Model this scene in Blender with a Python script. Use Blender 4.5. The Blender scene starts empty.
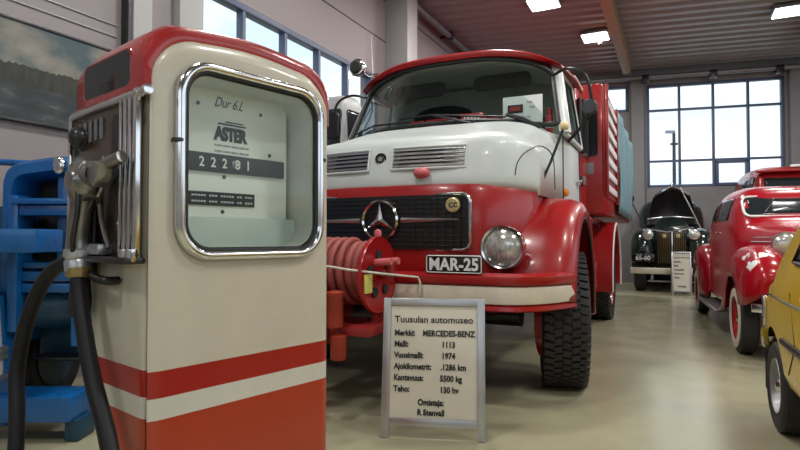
import bpy, bmesh, math, random
from mathutils import Vector, Matrix
from mathutils.bvhtree import BVHTree
random.seed(7)
R = math.radians
PI = math.pi
SC = bpy.context.scene
COL = SC.collection

# ------------------------------------------------------------------ camera, world, exposure
cam_data = bpy.data.cameras.new('camera')
cam = bpy.data.objects.new('camera', cam_data)
COL.objects.link(cam)
cam.location = (0, 0, 1.15)
cam.rotation_euler = (R(90) + math.atan(13 / 560), 0, 0)
cam_data.sensor_width = 36
cam_data.lens = 36 * 560 / 800
cam_data.clip_start = .05
cam_data.clip_end = 300
SC.camera = cam
SC.view_settings.view_transform = 'Standard'
SC.view_settings.look = 'None'
SC.view_settings.gamma = 1
SC.view_settings.exposure = 0.12
SC.view_settings.use_curve_mapping = False
SC.cycles.use_denoising = True
SC.cycles.max_bounces = 8
SC.cycles.transparent_max_bounces = 12
SC.cycles.caustics_reflective = False
SC.cycles.caustics_refractive = False
SC.cycles.sample_clamp_indirect = 6

world = bpy.data.worlds.new('overcast_sky')
SC.world = world
world.use_nodes = True
wn, wl = world.node_tree.nodes, world.node_tree.links
wn.clear()
w_out = wn.new('ShaderNodeOutputWorld')
w_bg = wn.new('ShaderNodeBackground')
w_tc = wn.new('ShaderNodeTexCoord')
w_map = wn.new('ShaderNodeMapping'); w_map.inputs['Scale'].default_value = (1.5, 1.5, 6)
w_noise = wn.new('ShaderNodeTexNoise'); w_noise.inputs['Scale'].default_value = 2.2; w_noise.inputs['Detail'].default_value = 5
w_ramp = wn.new('ShaderNodeValToRGB')
w_ramp.color_ramp.elements[0].position = .38; w_ramp.color_ramp.elements[0].color = (.56, .70, .82, 1)
w_ramp.color_ramp.elements[1].position = .6; w_ramp.color_ramp.elements[1].color = (.84, .89, .93, 1)
wl.new(w_tc.outputs['Generated'], w_map.inputs['Vector']); wl.new(w_map.outputs['Vector'], w_noise.inputs['Vector'])
wl.new(w_noise.outputs['Fac'], w_ramp.inputs['Fac']); wl.new(w_ramp.outputs['Color'], w_bg.inputs['Color'])
w_bg.inputs['Strength'].default_value = 1.5
wl.new(w_bg.outputs['Background'], w_out.inputs['Surface'])
LAMP_POWER = 68

# ------------------------------------------------------------------ materials
def mat(name, col, rough=.5, metal=0., noise=0., nscale=8., bump=0., bscale=60., coat=0., spec=None, emit=None, estr=0.):
    m = bpy.data.materials.new(name); m.use_nodes = True
    nt = m.node_tree; b = nt.nodes['Principled BSDF']
    b.inputs['Base Color'].default_value = (*col, 1); b.inputs['Roughness'].default_value = rough
    b.inputs['Metallic'].default_value = metal
    if coat: b.inputs['Coat Weight'].default_value = coat; b.inputs['Coat Roughness'].default_value = .08
    if spec is not None: b.inputs['Specular IOR Level'].default_value = spec
    if emit: b.inputs['Emission Color'].default_value = (*emit, 1); b.inputs['Emission Strength'].default_value = estr
    tc = nt.nodes.new('ShaderNodeTexCoord')
    if noise:
        n = nt.nodes.new('ShaderNodeTexNoise'); n.inputs['Scale'].default_value = nscale; n.inputs['Detail'].default_value = 6
        mr = nt.nodes.new('ShaderNodeMapRange'); mr.inputs['From Min'].default_value = .3; mr.inputs['From Max'].default_value = .7
        mr.inputs['To Min'].default_value = 1 - noise; mr.inputs['To Max'].default_value = 1 + noise * .5
        mx = nt.nodes.new('ShaderNodeMix'); mx.data_type = 'RGBA'; mx.blend_type = 'MULTIPLY'; mx.inputs[0].default_value = 1
        mx.inputs[6].default_value = (*col, 1)
        nt.links.new(tc.outputs['Object'], n.inputs['Vector']); nt.links.new(n.outputs['Fac'], mr.inputs['Value'])
        nt.links.new(mr.outputs['Result'], mx.inputs[7]); nt.links.new(mx.outputs[2], b.inputs['Base Color'])
        mr2 = nt.nodes.new('ShaderNodeMapRange'); mr2.inputs['To Min'].default_value = max(.02, rough - .12); mr2.inputs['To Max'].default_value = min(1, rough + .12)
        nt.links.new(n.outputs['Fac'], mr2.inputs['Value']); nt.links.new(mr2.outputs['Result'], b.inputs['Roughness'])
    if bump:
        n2 = nt.nodes.new('ShaderNodeTexNoise'); n2.inputs['Scale'].default_value = bscale; n2.inputs['Detail'].default_value = 4
        bp = nt.nodes.new('ShaderNodeBump'); bp.inputs['Strength'].default_value = bump; bp.inputs['Distance'].default_value = .01
        nt.links.new(tc.outputs['Object'], n2.inputs['Vector']); nt.links.new(n2.outputs['Fac'], bp.inputs['Height']); nt.links.new(bp.outputs['Normal'], b.inputs['Normal'])
    return m

def glass_mat(name, tint=(.9, .95, .95), gloss=.12, rough=.02):
    m = bpy.data.materials.new(name); m.use_nodes = True
    nt = m.node_tree; nt.nodes.clear()
    o = nt.nodes.new('ShaderNodeOutputMaterial'); mx = nt.nodes.new('ShaderNodeMixShader')
    t = nt.nodes.new('ShaderNodeBsdfTransparent'); t.inputs['Color'].default_value = (*tint, 1)
    g = nt.nodes.new('ShaderNodeBsdfGlossy'); g.inputs['Roughness'].default_value = rough
    lw = nt.nodes.new('ShaderNodeLayerWeight'); lw.inputs['Blend'].default_value = .25
    mr = nt.nodes.new('ShaderNodeMapRange'); mr.inputs['To Min'].default_value = gloss * .6; mr.inputs['To Max'].default_value = min(1, gloss * 4)
    nt.links.new(lw.outputs['Fresnel'], mr.inputs['Value']); nt.links.new(mr.outputs['Result'], mx.inputs['Fac'])
    nt.links.new(t.outputs[0], mx.inputs[1]); nt.links.new(g.outputs[0], mx.inputs[2]); nt.links.new(mx.outputs[0], o.inputs['Surface'])
    return m

def band_mat(name, bands, rough=.35, coat=.3, noise=.12, nscale=3.):
    """paint in horizontal bands: [(z_from, colour), ...] from the floor up (height in the object's own metres)"""
    m = mat(name, bands[0][1], rough, coat=coat)
    nt = m.node_tree; b = nt.nodes['Principled BSDF']
    tc = nt.nodes.new('ShaderNodeTexCoord'); sp = nt.nodes.new('ShaderNodeSeparateXYZ')
    dv = nt.nodes.new('ShaderNodeMath'); dv.operation = 'DIVIDE'; dv.inputs[1].default_value = 4.
    rp = nt.nodes.new('ShaderNodeValToRGB'); rp.color_ramp.interpolation = 'CONSTANT'
    e = rp.color_ramp.elements
    e[0].position = bands[0][0] / 4; e[0].color = (*bands[0][1], 1)
    e[1].position = bands[1][0] / 4; e[1].color = (*bands[1][1], 1)
    for z, c in bands[2:]:
        k = e.new(z / 4); k.color = (*c, 1)
    n = nt.nodes.new('ShaderNodeTexNoise'); n.inputs['Scale'].default_value = nscale; n.inputs['Detail'].default_value = 8; n.inputs['Roughness'].default_value = .65
    mr = nt.nodes.new('ShaderNodeMapRange'); mr.inputs['From Min'].default_value = .35; mr.inputs['From Max'].default_value = .65
    mr.inputs['To Min'].default_value = 1 - noise; mr.inputs['To Max'].default_value = 1.
    mx = nt.nodes.new('ShaderNodeMix'); mx.data_type = 'RGBA'; mx.blend_type = 'MULTIPLY'; mx.inputs[0].default_value = 1
    L = nt.links.new
    L(tc.outputs['Object'], sp.inputs[0]); L(sp.outputs['Z'], dv.inputs[0]); L(dv.outputs[0], rp.inputs['Fac'])
    L(tc.outputs['Object'], n.inputs['Vector']); L(n.outputs['Fac'], mr.inputs['Value'])
    L(rp.outputs['Color'], mx.inputs[6]); L(mr.outputs['Result'], mx.inputs[7]); L(mx.outputs[2], b.inputs['Base Color'])
    return m

CREAM = (.50, .46, .36)
M = dict(
    floor=mat('polished_concrete', (.39, .37, .245), .22, noise=.13, nscale=2.2, spec=.5),
    wall=mat('wall_cladding', (.25, .222, .228), .55, noise=.05, nscale=1),
    wall_white=mat('white_wall_panel', (.36, .36, .36), .5, noise=.04),
    wall_far=mat('grey_block_wall', (.24, .24, .245), .7, noise=.1, nscale=3),
    ceiling=mat('corrugated_steel_ceiling', (.26, .265, .285), .45, metal=0., noise=.08),
    wood=mat('glulam_wood', (.33, .205, .09), .55, noise=.25, nscale=6),
    steelgrey=mat('grey_steel', (.26, .26, .275), .4, metal=.6, noise=.1),
    darksteel=mat('dark_steel', (.06, .06, .065), .35, metal=.8, noise=.2, nscale=12),
    bluegrey=mat('blue_grey_window_frame', (.075, .10, .17), .45),
    chrome=mat('chrome', (.72, .72, .73), .12, metal=1., noise=.12, nscale=14),
    alu=mat('brushed_aluminium', (.52, .53, .55), .35, metal=.9, noise=.06),
    red=mat('truck_red_paint', (.33, .008, .009), .3, coat=.3, noise=.1, nscale=2.5),
    redtrim=mat('red_oxide_paint', (.30, .022, .02), .45, noise=.2, nscale=10),
    carred=mat('deep_red_car_paint', (.33, .004, .012), .22, coat=.2, spec=.3),
    white=mat('truck_off_white_paint', (.56, .60, .585), .36, coat=.15, noise=.06, nscale=2),
    cream=mat('cream_paint', (.66, .61, .50), .4, noise=.08),
    black=mat('black_paint', (.008, .008, .009), .35),
    blackgloss=mat('black_gloss', (.006, .008, .008), .12, coat=.6),
    rubber=mat('tyre_rubber', (.022, .022, .024), .62, noise=.25, nscale=20),
    hose=mat('black_rubber_hose', (.009, .009, .011), .5, spec=.3),
    seal=mat('rubber_seal', (.01, .01, .011), .45),
    interior=mat('grey_green_cab_lining', (.33, .37, .34), .7, noise=.1),
    darkint=mat('dark_interior', (.018, .018, .018), .7),
    yellow=mat('ochre_yellow_car_paint', (.62, .41, .015), .25, coat=.2, noise=.05, nscale=2),
    blue=mat('bright_blue_enamel', (.004, .10, .32), .3, coat=.3, noise=.18, nscale=7),
    darkblue=mat('dark_teal_blue_enamel', (.008, .05, .10), .4, noise=.2),
    glass=glass_mat('window_glass', (.97, .985, .99), .015),
    ws=glass_mat('windscreen_glass', (.82, .88, .86), .05),
    pumpglass=glass_mat('pump_glass', (.96, .98, .97), .03),
    darkglass=mat('dark_car_glass', (.02, .025, .028), .08, spec=.2),
    paper=mat('white_paper', (.78, .80, .82), .6),
    board=mat('sign_board_paper', (.66, .63, .54), .5, noise=.05),
    ink=mat('black_ink', (.02, .02, .022), .6),
    plate=mat('plate_white', (.75, .77, .75), .4),
    dial=mat('dial_plate_enamel', (.84, .86, .80), .35, noise=.05, nscale=4),
    amber=mat('amber_lens', (.75, .25, .03), .2),
    gold=mat('gold_badge', (.55, .47, .24), .35, metal=.4),
    orange=mat('orange_red_paint', (.30, .032, .014), .4, noise=.15),
    pinkhose=mat('faded_red_hose', (.30, .06, .05), .6, noise=.2, nscale=25),
    label=mat('yellow_label', (.65, .60, .15), .5),
    teal=mat('pale_teal_tarpaulin', (.18, .34, .39), .6, noise=.2, nscale=5),
    lamp=mat('lamp_diffuser', (.9, .9, .9), .4, emit=(.95, .97, 1), estr=9),
    lens=mat('headlamp_lens', (.58, .59, .55), .15, metal=.5, noise=.3, nscale=25),
    darkgreen=mat('very_dark_green_paint', (.010, .022, .020), .15, coat=.6),
    rope=mat('pale_rope', (.55, .53, .45), .7),
    knob=mat('pale_yellow_knob', (.70, .58, .30), .4),
    pink=mat('pale_red_rubber', (.55, .12, .13), .5),
    gunmetal=mat('worn_gunmetal', (.30, .29, .275), .3, metal=.9, noise=.3, nscale=18),
    brass=mat('worn_brass', (.45, .33, .14), .3, metal=.9),
)

# ------------------------------------------------------------------ mesh helpers
def new(): return bmesh.new()
def obj(name, bm, m, parent=None, smooth=40, solid=0, sub=0, mats=None):
    bmesh.ops.recalc_face_normals(bm, faces=bm.faces[:])
    me = bpy.data.meshes.new(name); bm.to_mesh(me); bm.free()
    me.materials.append(M[m] if isinstance(m, str) else m)
    for k in (mats or []): me.materials.append(M[k] if isinstance(k, str) else k)
    if smooth: me.shade_smooth(); me.set_sharp_from_angle(angle=R(smooth))
    o = bpy.data.objects.new(name, me); COL.objects.link(o)
    if parent: o.parent = parent
    if solid: s = o.modifiers.new('solid', 'SOLIDIFY'); s.thickness = solid; s.offset = 0
    if sub: s = o.modifiers.new('sub', 'SUBSURF'); s.levels = sub; s.render_levels = sub
    return o
def tag(o, label=None, cat=None, group=None, kind=None):
    if label: o['label'] = label
    if cat: o['category'] = cat
    if group: o['group'] = group
    if kind: o['kind'] = kind
    return o
def thing(name, label, cat, loc=(0, 0, 0), yaw=0, group=None):
    """an Empty at the thing's base; yaw is clockwise seen from above, in degrees"""
    o = bpy.data.objects.new(name, None); COL.objects.link(o); o.empty_display_size = .1
    o.location = loc; o.rotation_euler = (0, 0, -R(yaw))
    return tag(o, label, cat, group)
def copy_tree(o, parent=None):
    c = o.copy(); COL.objects.link(c); c.parent = parent
    for ch in list(o.children): copy_tree(ch, c)
    return c
def box(bm, c, s, bev=0, rot=None, mi=0):
    r = bmesh.ops.create_cube(bm, size=1)
    vs = r['verts']
    bmesh.ops.scale(bm, vec=s, verts=vs)
    if bev:
        es = list({e for v in vs for e in v.link_edges})
        rb = bmesh.ops.bevel(bm, geom=es, offset=bev, segments=2, affect='EDGES', profile=.6)
        vs = list({v for f in rb['faces'] for v in f.verts} | {v for v in vs if v.is_valid})
    if rot: bmesh.ops.rotate(bm, cent=(0, 0, 0), matrix=Matrix.Rotation(rot[1], 3, rot[0]), verts=vs)
    bmesh.ops.translate(bm, vec=c, verts=vs)
    if mi:
        for f in {f for v in vs for f in v.link_faces}: f.material_index = mi
    return bm
def loft(bm, rings, closed=True, cap0=True, cap1=True, mi=0):
    vr = [[bm.verts.new(p) for p in ring] for ring in rings]
    n = len(rings[0])
    for a, b in zip(vr, vr[1:]):
        for i in range(n if closed else n - 1):
            j = (i + 1) % n
            f = bm.faces.new((a[i], a[j], b[j], b[i])); f.material_index = mi
    if closed and cap0: bm.faces.new(vr[0]).material_index = mi
    if closed and cap1: bm.faces.new(vr[-1][::-1]).material_index = mi
    return bm
def tube(bm, pts, r, n=10, closed=False):
    P = [Vector(p) for p in pts]; N = len(P); rings = []
    rs = r if isinstance(r, (list, tuple)) else [r] * N
    up = None
    for i in range(N):
        if closed: t = P[(i + 1) % N] - P[i - 1]
        else: t = P[min(i + 1, N - 1)] - P[max(i - 1, 0)]
        t.normalize()
        if up is None: up = t.orthogonal().normalized()
        up = (up - t * up.dot(t))
        if up.length < 1e-5: up = t.orthogonal()
        up.normalize(); s = t.cross(up)
        rings.append([P[i] + (up * math.cos(2 * PI * k / n) + s * math.sin(2 * PI * k / n)) * rs[i] for k in range(n)])
    if closed: rings.append(rings[0]); return loft(bm, rings, True, False, False)
    return loft(bm, rings)
def smooth_path(pts, k=6):
    P = [Vector(p) for p in pts]; out = []
    for i in range(len(P) - 1):
        a, b, c, d = P[max(i - 1, 0)], P[i], P[i + 1], P[min(i + 2, len(P) - 1)]
        for j in range(k):
            t = j / k
            out.append(.5 * ((2 * b) + (c - a) * t + (2 * a - 5 * b + 4 * c - d) * t * t + (3 * b - a - 3 * c + d) * t ** 3))
    out.append(P[-1]); return out
def cyl(bm, p0, p1, r, n=16, r1=None): return tube(bm, [p0, p1], [r, r if r1 is None else r1], n)
def lathe(bm, prof, n=32, o=(0, 0, 0), axis='z', closed_prof=False):
    """prof: (radius, along-axis) pairs"""
    rings = []
    for k in range(n):
        a = 2 * PI * k / n; c, s = math.cos(a), math.sin(a); ring = []
        for r_, h in prof:
            p = {'z': (r_ * c, r_ * s, h), 'x': (h, r_ * c, r_ * s), 'y': (r_ * c, h, r_ * s)}[axis]
            ring.append((p[0] + o[0], p[1] + o[1], p[2] + o[2]))
        rings.append(ring)
    vr = [[bm.verts.new(p) for p in ring] for ring in rings]
    m = len(prof)
    for k in range(n):
        a, b = vr[k], vr[(k + 1) % n]
        for i in range(m if closed_prof else m - 1):
            j = (i + 1) % m
            bm.faces.new((a[i], a[j], b[j], b[i]))
    bmesh.ops.remove_doubles(bm, verts=[v for ring in vr for v in ring], dist=1e-5)
    return bm
def rrect(cx, cy, w, h, r, n=8):
    out = []
    for (sx, sy, a0) in ((1, 1, 0), (-1, 1, 90), (-1, -1, 180), (1, -1, 270)):
        for k in range(n + 1):
            a = R(a0 + 90 * k / n)
            out.append((cx + sx * (w / 2 - r) + r * math.cos(a), cy + sy * (h / 2 - r) + r * math.sin(a)))
    return out
def prism(bm, outline, a0, a1, plane='xz', bev=0, mi=0):
    """extrude a 2D outline along the third axis, with a small chamfer"""
    def P(q, t): return {'xz': (q[0], t, q[1]), 'xy': (q[0], q[1], t), 'yz': (t, q[0], q[1])}[plane]
    if bev:
        cx = sum(q[0] for q in outline) / len(outline); cy = sum(q[1] for q in outline) / len(outline)
        wx = max(abs(q[0] - cx) for q in outline); wy = max(abs(q[1] - cy) for q in outline)
        ins = [(cx + (q[0] - cx) * (1 - bev / wx), cy + (q[1] - cy) * (1 - bev / wy)) for q in outline]
        s = 1 if a1 > a0 else -1
        return loft(bm, [[P(q, a0) for q in ins], [P(q, a0 + s * bev) for q in outline], [P(q, a1 - s * bev) for q in outline], [P(q, a1) for q in ins]], mi=mi)
    return loft(bm, [[P(q, a0) for q in outline], [P(q, a1) for q in outline]], mi=mi)
def text(name, s, size, m, parent, M4, bold=0., ext=.001, sx=1., align='LEFT', spacing=1.):
    cu = bpy.data.curves.new(name, 'FONT'); cu.body = s; cu.size = size; cu.offset = bold; cu.extrude = ext
    cu.align_x = align; cu.resolution_u = 3; cu.space_character = spacing
    t = bpy.data.objects.new('tmp', cu); COL.objects.link(t)
    dg = bpy.context.evaluated_depsgraph_get(); dg.update()
    me = bpy.data.meshes.new_from_object(t.evaluated_get(dg)); me.name = name
    bpy.data.objects.remove(t); bpy.data.curves.remove(cu)
    me.transform(M4 @ Matrix.Diagonal((sx, 1, 1, 1)))
    me.materials.clear(); me.materials.append(M[m])
    o = bpy.data.objects.new(name, me); COL.objects.link(o); o.parent = parent
    return o
def face_front(x, y, z):   # text standing in a local xz plane, read from -y
    return Matrix.Translation((x, y, z)) @ Matrix.Rotation(PI / 2, 4, 'X')
def cut(o, bm_c, m='darkint'):
    """cut a hole with a boolean and bake it"""
    c = obj('cutter', bm_c, m, None, 0)
    c.matrix_world = o.matrix_world if not o.parent else Matrix()
    par = o.parent; o.parent = None
    md = o.modifiers.new('b', 'BOOLEAN'); md.object = c; md.operation = 'DIFFERENCE'; md.solver = 'EXACT'; md.material_mode = 'TRANSFER'
    dg = bpy.context.evaluated_depsgraph_get(); dg.update()
    me = bpy.data.meshes.new_from_object(o.evaluated_get(dg)); me.name = o.name
    o.modifiers.clear(); old = o.data; o.data = me; bpy.data.meshes.remove(old)
    cm = c.data; bpy.data.objects.remove(c); bpy.data.meshes.remove(cm)
    me.shade_smooth(); me.set_sharp_from_angle(angle=R(35))
    o.parent = par
    return o
def sgnpow(v, p): return math.copysign(abs(v) ** p, v)
def lerp(a, b, t): return a + (b - a) * t
def arch(w, z0, z1, n=4., k=24, x0=0.):
    """half superellipse from left base over the top to right base, as (x, z)"""
    return [(x0 - w * sgnpow(math.cos(PI * i / k), 2 / n), z0 + (z1 - z0) * abs(math.sin(PI * i / k)) ** (2 / n)) for i in range(k + 1)]
def disc_ring(bm, o, r_in, r_out, axis='y', d=.02, n=36):
    return lathe(bm, [(r_in, -d / 2), (r_out, -d / 2), (r_out, d / 2), (r_in, d / 2)], n, o, axis, True)

# ------------------------------------------------------------------ the hall
VP = R(26.3); UX, UY = math.cos(VP), -math.sin(VP); DX, DY = math.sin(VP), math.cos(VP)
def hall(lat, dep, z=0.): return (lat * UX + dep * DX, lat * UY + dep * DY, z)
CEIL = 5.5
LW = -4.44
FO, FA = (6.34, 14.5), 16.
def struct(name, o): o.name = name; return tag(o, kind='structure')
bm = new(); box(bm, (3, 5, -.05), (30, 30, .1)); struct('floor', obj('floor', bm, 'floor', None, 0))

# far wall frame: local x along the wall, y depth
def framed(name, loc, yaw): 
    e = bpy.data.objects.new(name, None); COL.objects.link(e); e.location = (*loc, 0); e.rotation_euler = (0, 0, -R(yaw)); return e
def place(o, loc, yaw): o.location = (*loc, 0); o.rotation_euler = (0, 0, -R(yaw)); return o
def wall_with_holes(name, m, loc, yaw, x0, x1, z1, holes, th=.25):
    """wall in local xz, room side at y=0, thickness behind; holes: (x0,x1,z0,z1)"""
    xs = sorted({x0, x1, *[h[0] for h in holes], *[h[1] for h in holes]}); zs = sorted({0., z1, *[h[2] for h in holes], *[h[3] for h in holes]})
    bm = new()
    for a, b in zip(xs, xs[1:]):
        for c, d in zip(zs, zs[1:]):
            if any(h[0] <= a and b <= h[1] and h[2] <= c and d <= h[3] for h in holes): continue
            box(bm, ((a + b) / 2, th / 2, (c + d) / 2), (b - a, th, d - c))
    bmesh.ops.remove_doubles(bm, verts=bm.verts[:], dist=1e-4)
    dead = [f for f in bm.faces if all(len(e.link_faces) > 2 for e in f.edges)]
    o = obj(name, bm, m, None, 0); place(o, loc, yaw)
    return struct(name, o)
far_win = (.07, 3.19, 2.45, 5.12); far_small = (-1.4, -.36, 4.45, 5.15); far_right = (3.55, 5.2, 4.45, 5.15)
wall_with_holes('wall_far', 'wall_far', FO, FA, -5., 9., CEIL + .3, [far_win, far_small, far_right])
# left wall: local frame along depth; seen from its +x side -> use frame yaw VP-90 so that local x runs along depth and -y is the room
LWO = (LW * UX, LW * UY)
def on_left(s, off, z): return (LWO[0] + DX * s + UX * off, LWO[1] + DY * s + UY * off, z)
LYAW = 26.3 - 90
left_win = (4.25, 8.0, 2.2, 3.84)
wall_with_holes('wall_left', 'wall', LWO, LYAW, -9., 14.6, CEIL + .3, [left_win])
# right wall and back wall, out of the picture but they close the hall
rw0 = hall(6.2, -6)
wall_with_holes('wall_right', 'wall_white', (rw0[0] + DX * 20, rw0[1] + DY * 20), 26.3 + 90, 0, 22, CEIL + .3, [(3, 18, 1.9, 4.3)])  # unseen window opening, sized to throw daylight on the fuel pump's front
bw0 = hall(LW - 1, -4.5)
wall_with_holes('wall_back', 'wall_white', (bw0[0] + UX * 12, bw0[1] + UY * 12), 26.3 + 180, 0, 13, CEIL + .3, [(2, 10, 2.2, 4.0)])

# corrugated ceiling
bm = new()
per, x0, x1 = .34, -22, 18
rings = []
y = -24.
prof = []
while y < 4.2:
    for dy, dz in ((0, 0), (.14, 0), (.18, .07), (.30, .07), (.34, 0)):
        prof.append((y + dy, CEIL + dz))
    y += per
for xx in (x0, x1): rings.append([(xx, p[0], p[1]) for p in prof])
loft(bm, rings, closed=False)
bmesh.ops.transform(bm, matrix=Matrix.Translation((*FO, 0)) @ Matrix.Rotation(-R(FA), 4, 'Z'), verts=bm.verts[:])
for co, no in ((hall(LW - .2, 0), (-UX, -UY, 0)), (hall(6.4, 0), (UX, UY, 0)), (hall(0, -4.7), (-DX, -DY, 0)), ((FO[0] + .2 * math.sin(R(FA)), FO[1] + .2 * math.cos(R(FA)), 0), (math.sin(R(FA)), math.cos(R(FA)), 0))):
    bmesh.ops.bisect_plane(bm, geom=bm.verts[:] + bm.edges[:] + bm.faces[:], plane_co=co, plane_no=no, clear_outer=True)
o = obj('ceiling', bm, 'ceiling', None, 0, solid=.01); struct('ceiling', o)

# windows: frames with mullions and one pane
def window(name, loc, yaw, x0, x1, z0, z1, xm, zm, fm='bluegrey', th=.07, y=.06, extra=None):
    bm = new()
    t = th
    for a, b, c, d in ((x0, x1, z0, z0 + t), (x0, x1, z1 - t, z1), (x0, x0 + t, z0, z1), (x1 - t, x1, z0, z1)):
        box(bm, ((a + b) / 2, y, (c + d) / 2), (b - a, .12, d - c), .006)
    for x in xm: box(bm, (x, y, (z0 + z1) / 2), (t * .75, .10, z1 - z0), .005)
    for z in zm: box(bm, ((x0 + x1) / 2, y, z), (x1 - x0, .10, t * .75), .005)
    if extra:
        a, b, c, d = extra; e = .07
        for q in ((a, b, c, c + e), (a, b, d - e, d), (a, a + e, c, d), (b - e, b, c, d)):
            box(bm, ((q[0] + q[1]) / 2, y - .02, (q[2] + q[3]) / 2), (q[1] - q[0], .12, q[3] - q[2]), .005)
    f = obj(name, bm, fm, None, 30); place(f, loc, yaw); struct(name, f)
    bm = new(); box(bm, ((x0 + x1) / 2, y + .02, (z0 + z1) / 2), (x1 - x0 - .02, .008, z1 - z0 - .02))
    obj('glass_pane', bm, 'glass', f, 0)
    return f
window('window_1', FO, FA, *far_win, (.85, 1.63, 2.41), (3.13, 4.45), extra=(1.66, 2.40, 2.47, 3.1))
window('window_2', FO, FA, *far_small, (), ())
window('window_3', FO, FA, *far_right, (4.3,), ())
window('window_4', LWO, LYAW, *left_win, (4.95, 5.72, 6.47, 7.22), (), th=.07)

# left wall: pillars, seams, cornice pipe
def lbox(name, s0, s1, o0, o1, z0, z1, m, bev=.01):
    bm = new(); box(bm, ((s0 + s1) / 2, -(o0 + o1) / 2, (z0 + z1) / 2), (s1 - s0, o1 - o0, z1 - z0), bev)
    o = obj(name, bm, m, None, 30); place(o, LWO, LYAW); return struct(name, o)
lbox('trim_1', 3.345, 3.375, 0, .10, 0, CEIL, 'darksteel')
lbox('trim_2', 3.40, 3.60, 0, .10, 0, CEIL, 'wall_white')
lbox('trim_3', 3.92, 4.22, 0, .10, 0, CEIL, 'wall_white')
lbox('trim_4', 8.42, 8.82, 0, .42, 0, CEIL, 'wall_white')
bm = new()
for z in (2.93, 3.03, 4.1, 4.9):
    box(bm, (0, -.006, z), (6.6, .012, .012))
o = obj('trim_5', bm, 'steelgrey', None, 0); place(o, LWO, LYAW); struct('trim_5', o)
bm = new()
for z in (4.5, 5.2):
    box(bm, (8.9, -.005, z), (11, .01, .012))
o = obj('trim_6', bm, 'darksteel', None, 0); place(o, LWO, LYAW); struct('trim_6', o)
# beams along the hall
def beam(n, lat, m='wood', w=.18, h=.34, d0=-3, d1=14.8):
    bm = new(); box(bm, (lat, (d0 + d1) / 2, CEIL - h / 2), (w, d1 - d0, h), .01)
    o = obj('trim_%d' % n, bm, m, None, 30); place(o, (0, 0), 26.3); return struct('trim_%d' % n, o)
beam(7, -1.06, h=.3); beam(8, 2.72, h=.32, w=.22)
# header beam across the far wall
bm = new(); box(bm, (0, -.12, 5.36), (13, .22, .26), .01); o = obj('trim_9', bm, 'steelgrey', None, 30); place(o, FO, FA); struct('trim_9', o)
bm = new(); box(bm, (-.17, -.09, 2.7), (.3, .18, 5.4), .01); o = obj('trim_10', bm, 'wall_far', None, 30); place(o, FO, FA); struct('trim_10', o)
bm = new(); box(bm, (3.36, -.09, 2.7), (.2, .18, 5.4), .01); o = obj('trim_11', bm, 'wall_far', None, 30); place(o, FO, FA); struct('trim_11', o)
# pipes
t = thing('heating_pipe', 'long grey pipe with clamps running across above the far window', 'pipe', (*FO, 0), FA)
bm = new(); cyl(bm, (-6, -.34, 5.24), (6.5, -.34, 5.24), .06); obj('pipe', bm, 'steelgrey', t)
for x in (.0, 1.55, 2.98):
    bm = new(); box(bm, (x, -.34, 5.2), (.17, .15, .2), .02); box(bm, (x, -.2, 5.24), (.05, .3, .05)); obj('clamp', bm, 'darksteel', t)
t = thing('ceiling_pipe', 'grey pipe under the ceiling along the left wall', 'pipe', (*LWO, 0), LYAW)
bm = new(); cyl(bm, (6.2, -.22, 5.38), (14.4, -.22, 5.38), .06); obj('pipe', bm, 'steelgrey', t)
for x in (8.4, 10.9, 13.2):
    bm = new(); lathe(bm, [(.065, -.05), (.085, -.05), (.085, .05), (.065, .05)], 16, (x, -.22, 5.38), 'x', True); box(bm, (x, -.1, 5.38), (.04, .2, .04)); obj('clamp', bm, 'darksteel', t)
t = thing('conduit_pipe', 'bright metal conduit under the ceiling at the right wooden beam', 'pipe', (0, 0, 0), 26.3)
bm = new(); cyl(bm, (2.42, 5, 5.34), (2.42, 14.2, 5.34), .04); obj('pipe', bm, 'alu', t)
for y in (9, 11, 13):
    bm = new(); box(bm, (2.42, y, 5.42), (.1, .05, .16), .01); obj('clamp', bm, 'darksteel', t)

# ceiling lamps
def lamp(x, y, label, seen=True):
    t = thing('ceiling_lamp', label, 'lamp', (x, y, CEIL - .1), 26.3, 'square lamps under the ceiling')
    bm = new(); box(bm, (0, 0, .03), (.56, .56, .07), .012); obj('housing', bm, 'steelgrey', t)
    bm = new(); box(bm, (0, 0, -.012), (.50, .50, .02), .006); obj('diffuser', bm, 'lamp', t)
    ld = bpy.data.lights.new('lamp_light', 'AREA'); ld.shape = 'SQUARE'; ld.size = .5; ld.energy = LAMP_POWER; ld.color = (1, .97, .92)
    lo = bpy.data.objects.new('lamp_light', ld); COL.objects.link(lo); lo.parent = t; lo.location = (0, 0, -.03)
    return t
LAMPS = [((4.13, 11.75), 'glowing square ceiling lamp left of the wooden beam, above the truck cab'),
         ((2.60, 10.05), 'ceiling lamp at the top edge of the photo, nearer than the glowing square one'),
         ((7.30, 10.40), 'glowing ceiling lamp beside the bright conduit in the top right corner')]
for (x, y), lab in LAMPS: lamp(x, y, lab)
for lat, dep in ((-2.0, 7.6), (-2.0, 4.6), (-2.0, 1.6), (2.0, 9.4), (2.0, 6.2), (2.0, 3.0), (2.0, -.5), (4.6, 5), (-2, -1.8)):
    p = hall(lat, dep); lamp(p[0], p[1], 'square ceiling lamp over the hall, outside the photo')
t = thing('sensor', 'small black sensor under the ceiling beside the glowing square lamp', 'sensor', (4.3, 11.95, CEIL), 0)
bm = new(); cyl(bm, (0, 0, -.16), (0, 0, .02), .02); obj('stem', bm, 'darksteel', t)
bm = new(); lathe(bm, [(0, -.22), (.05, -.2), (.06, -.15), (0, -.13)], 16); obj('sensor_head', bm, 'black', t)

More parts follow.
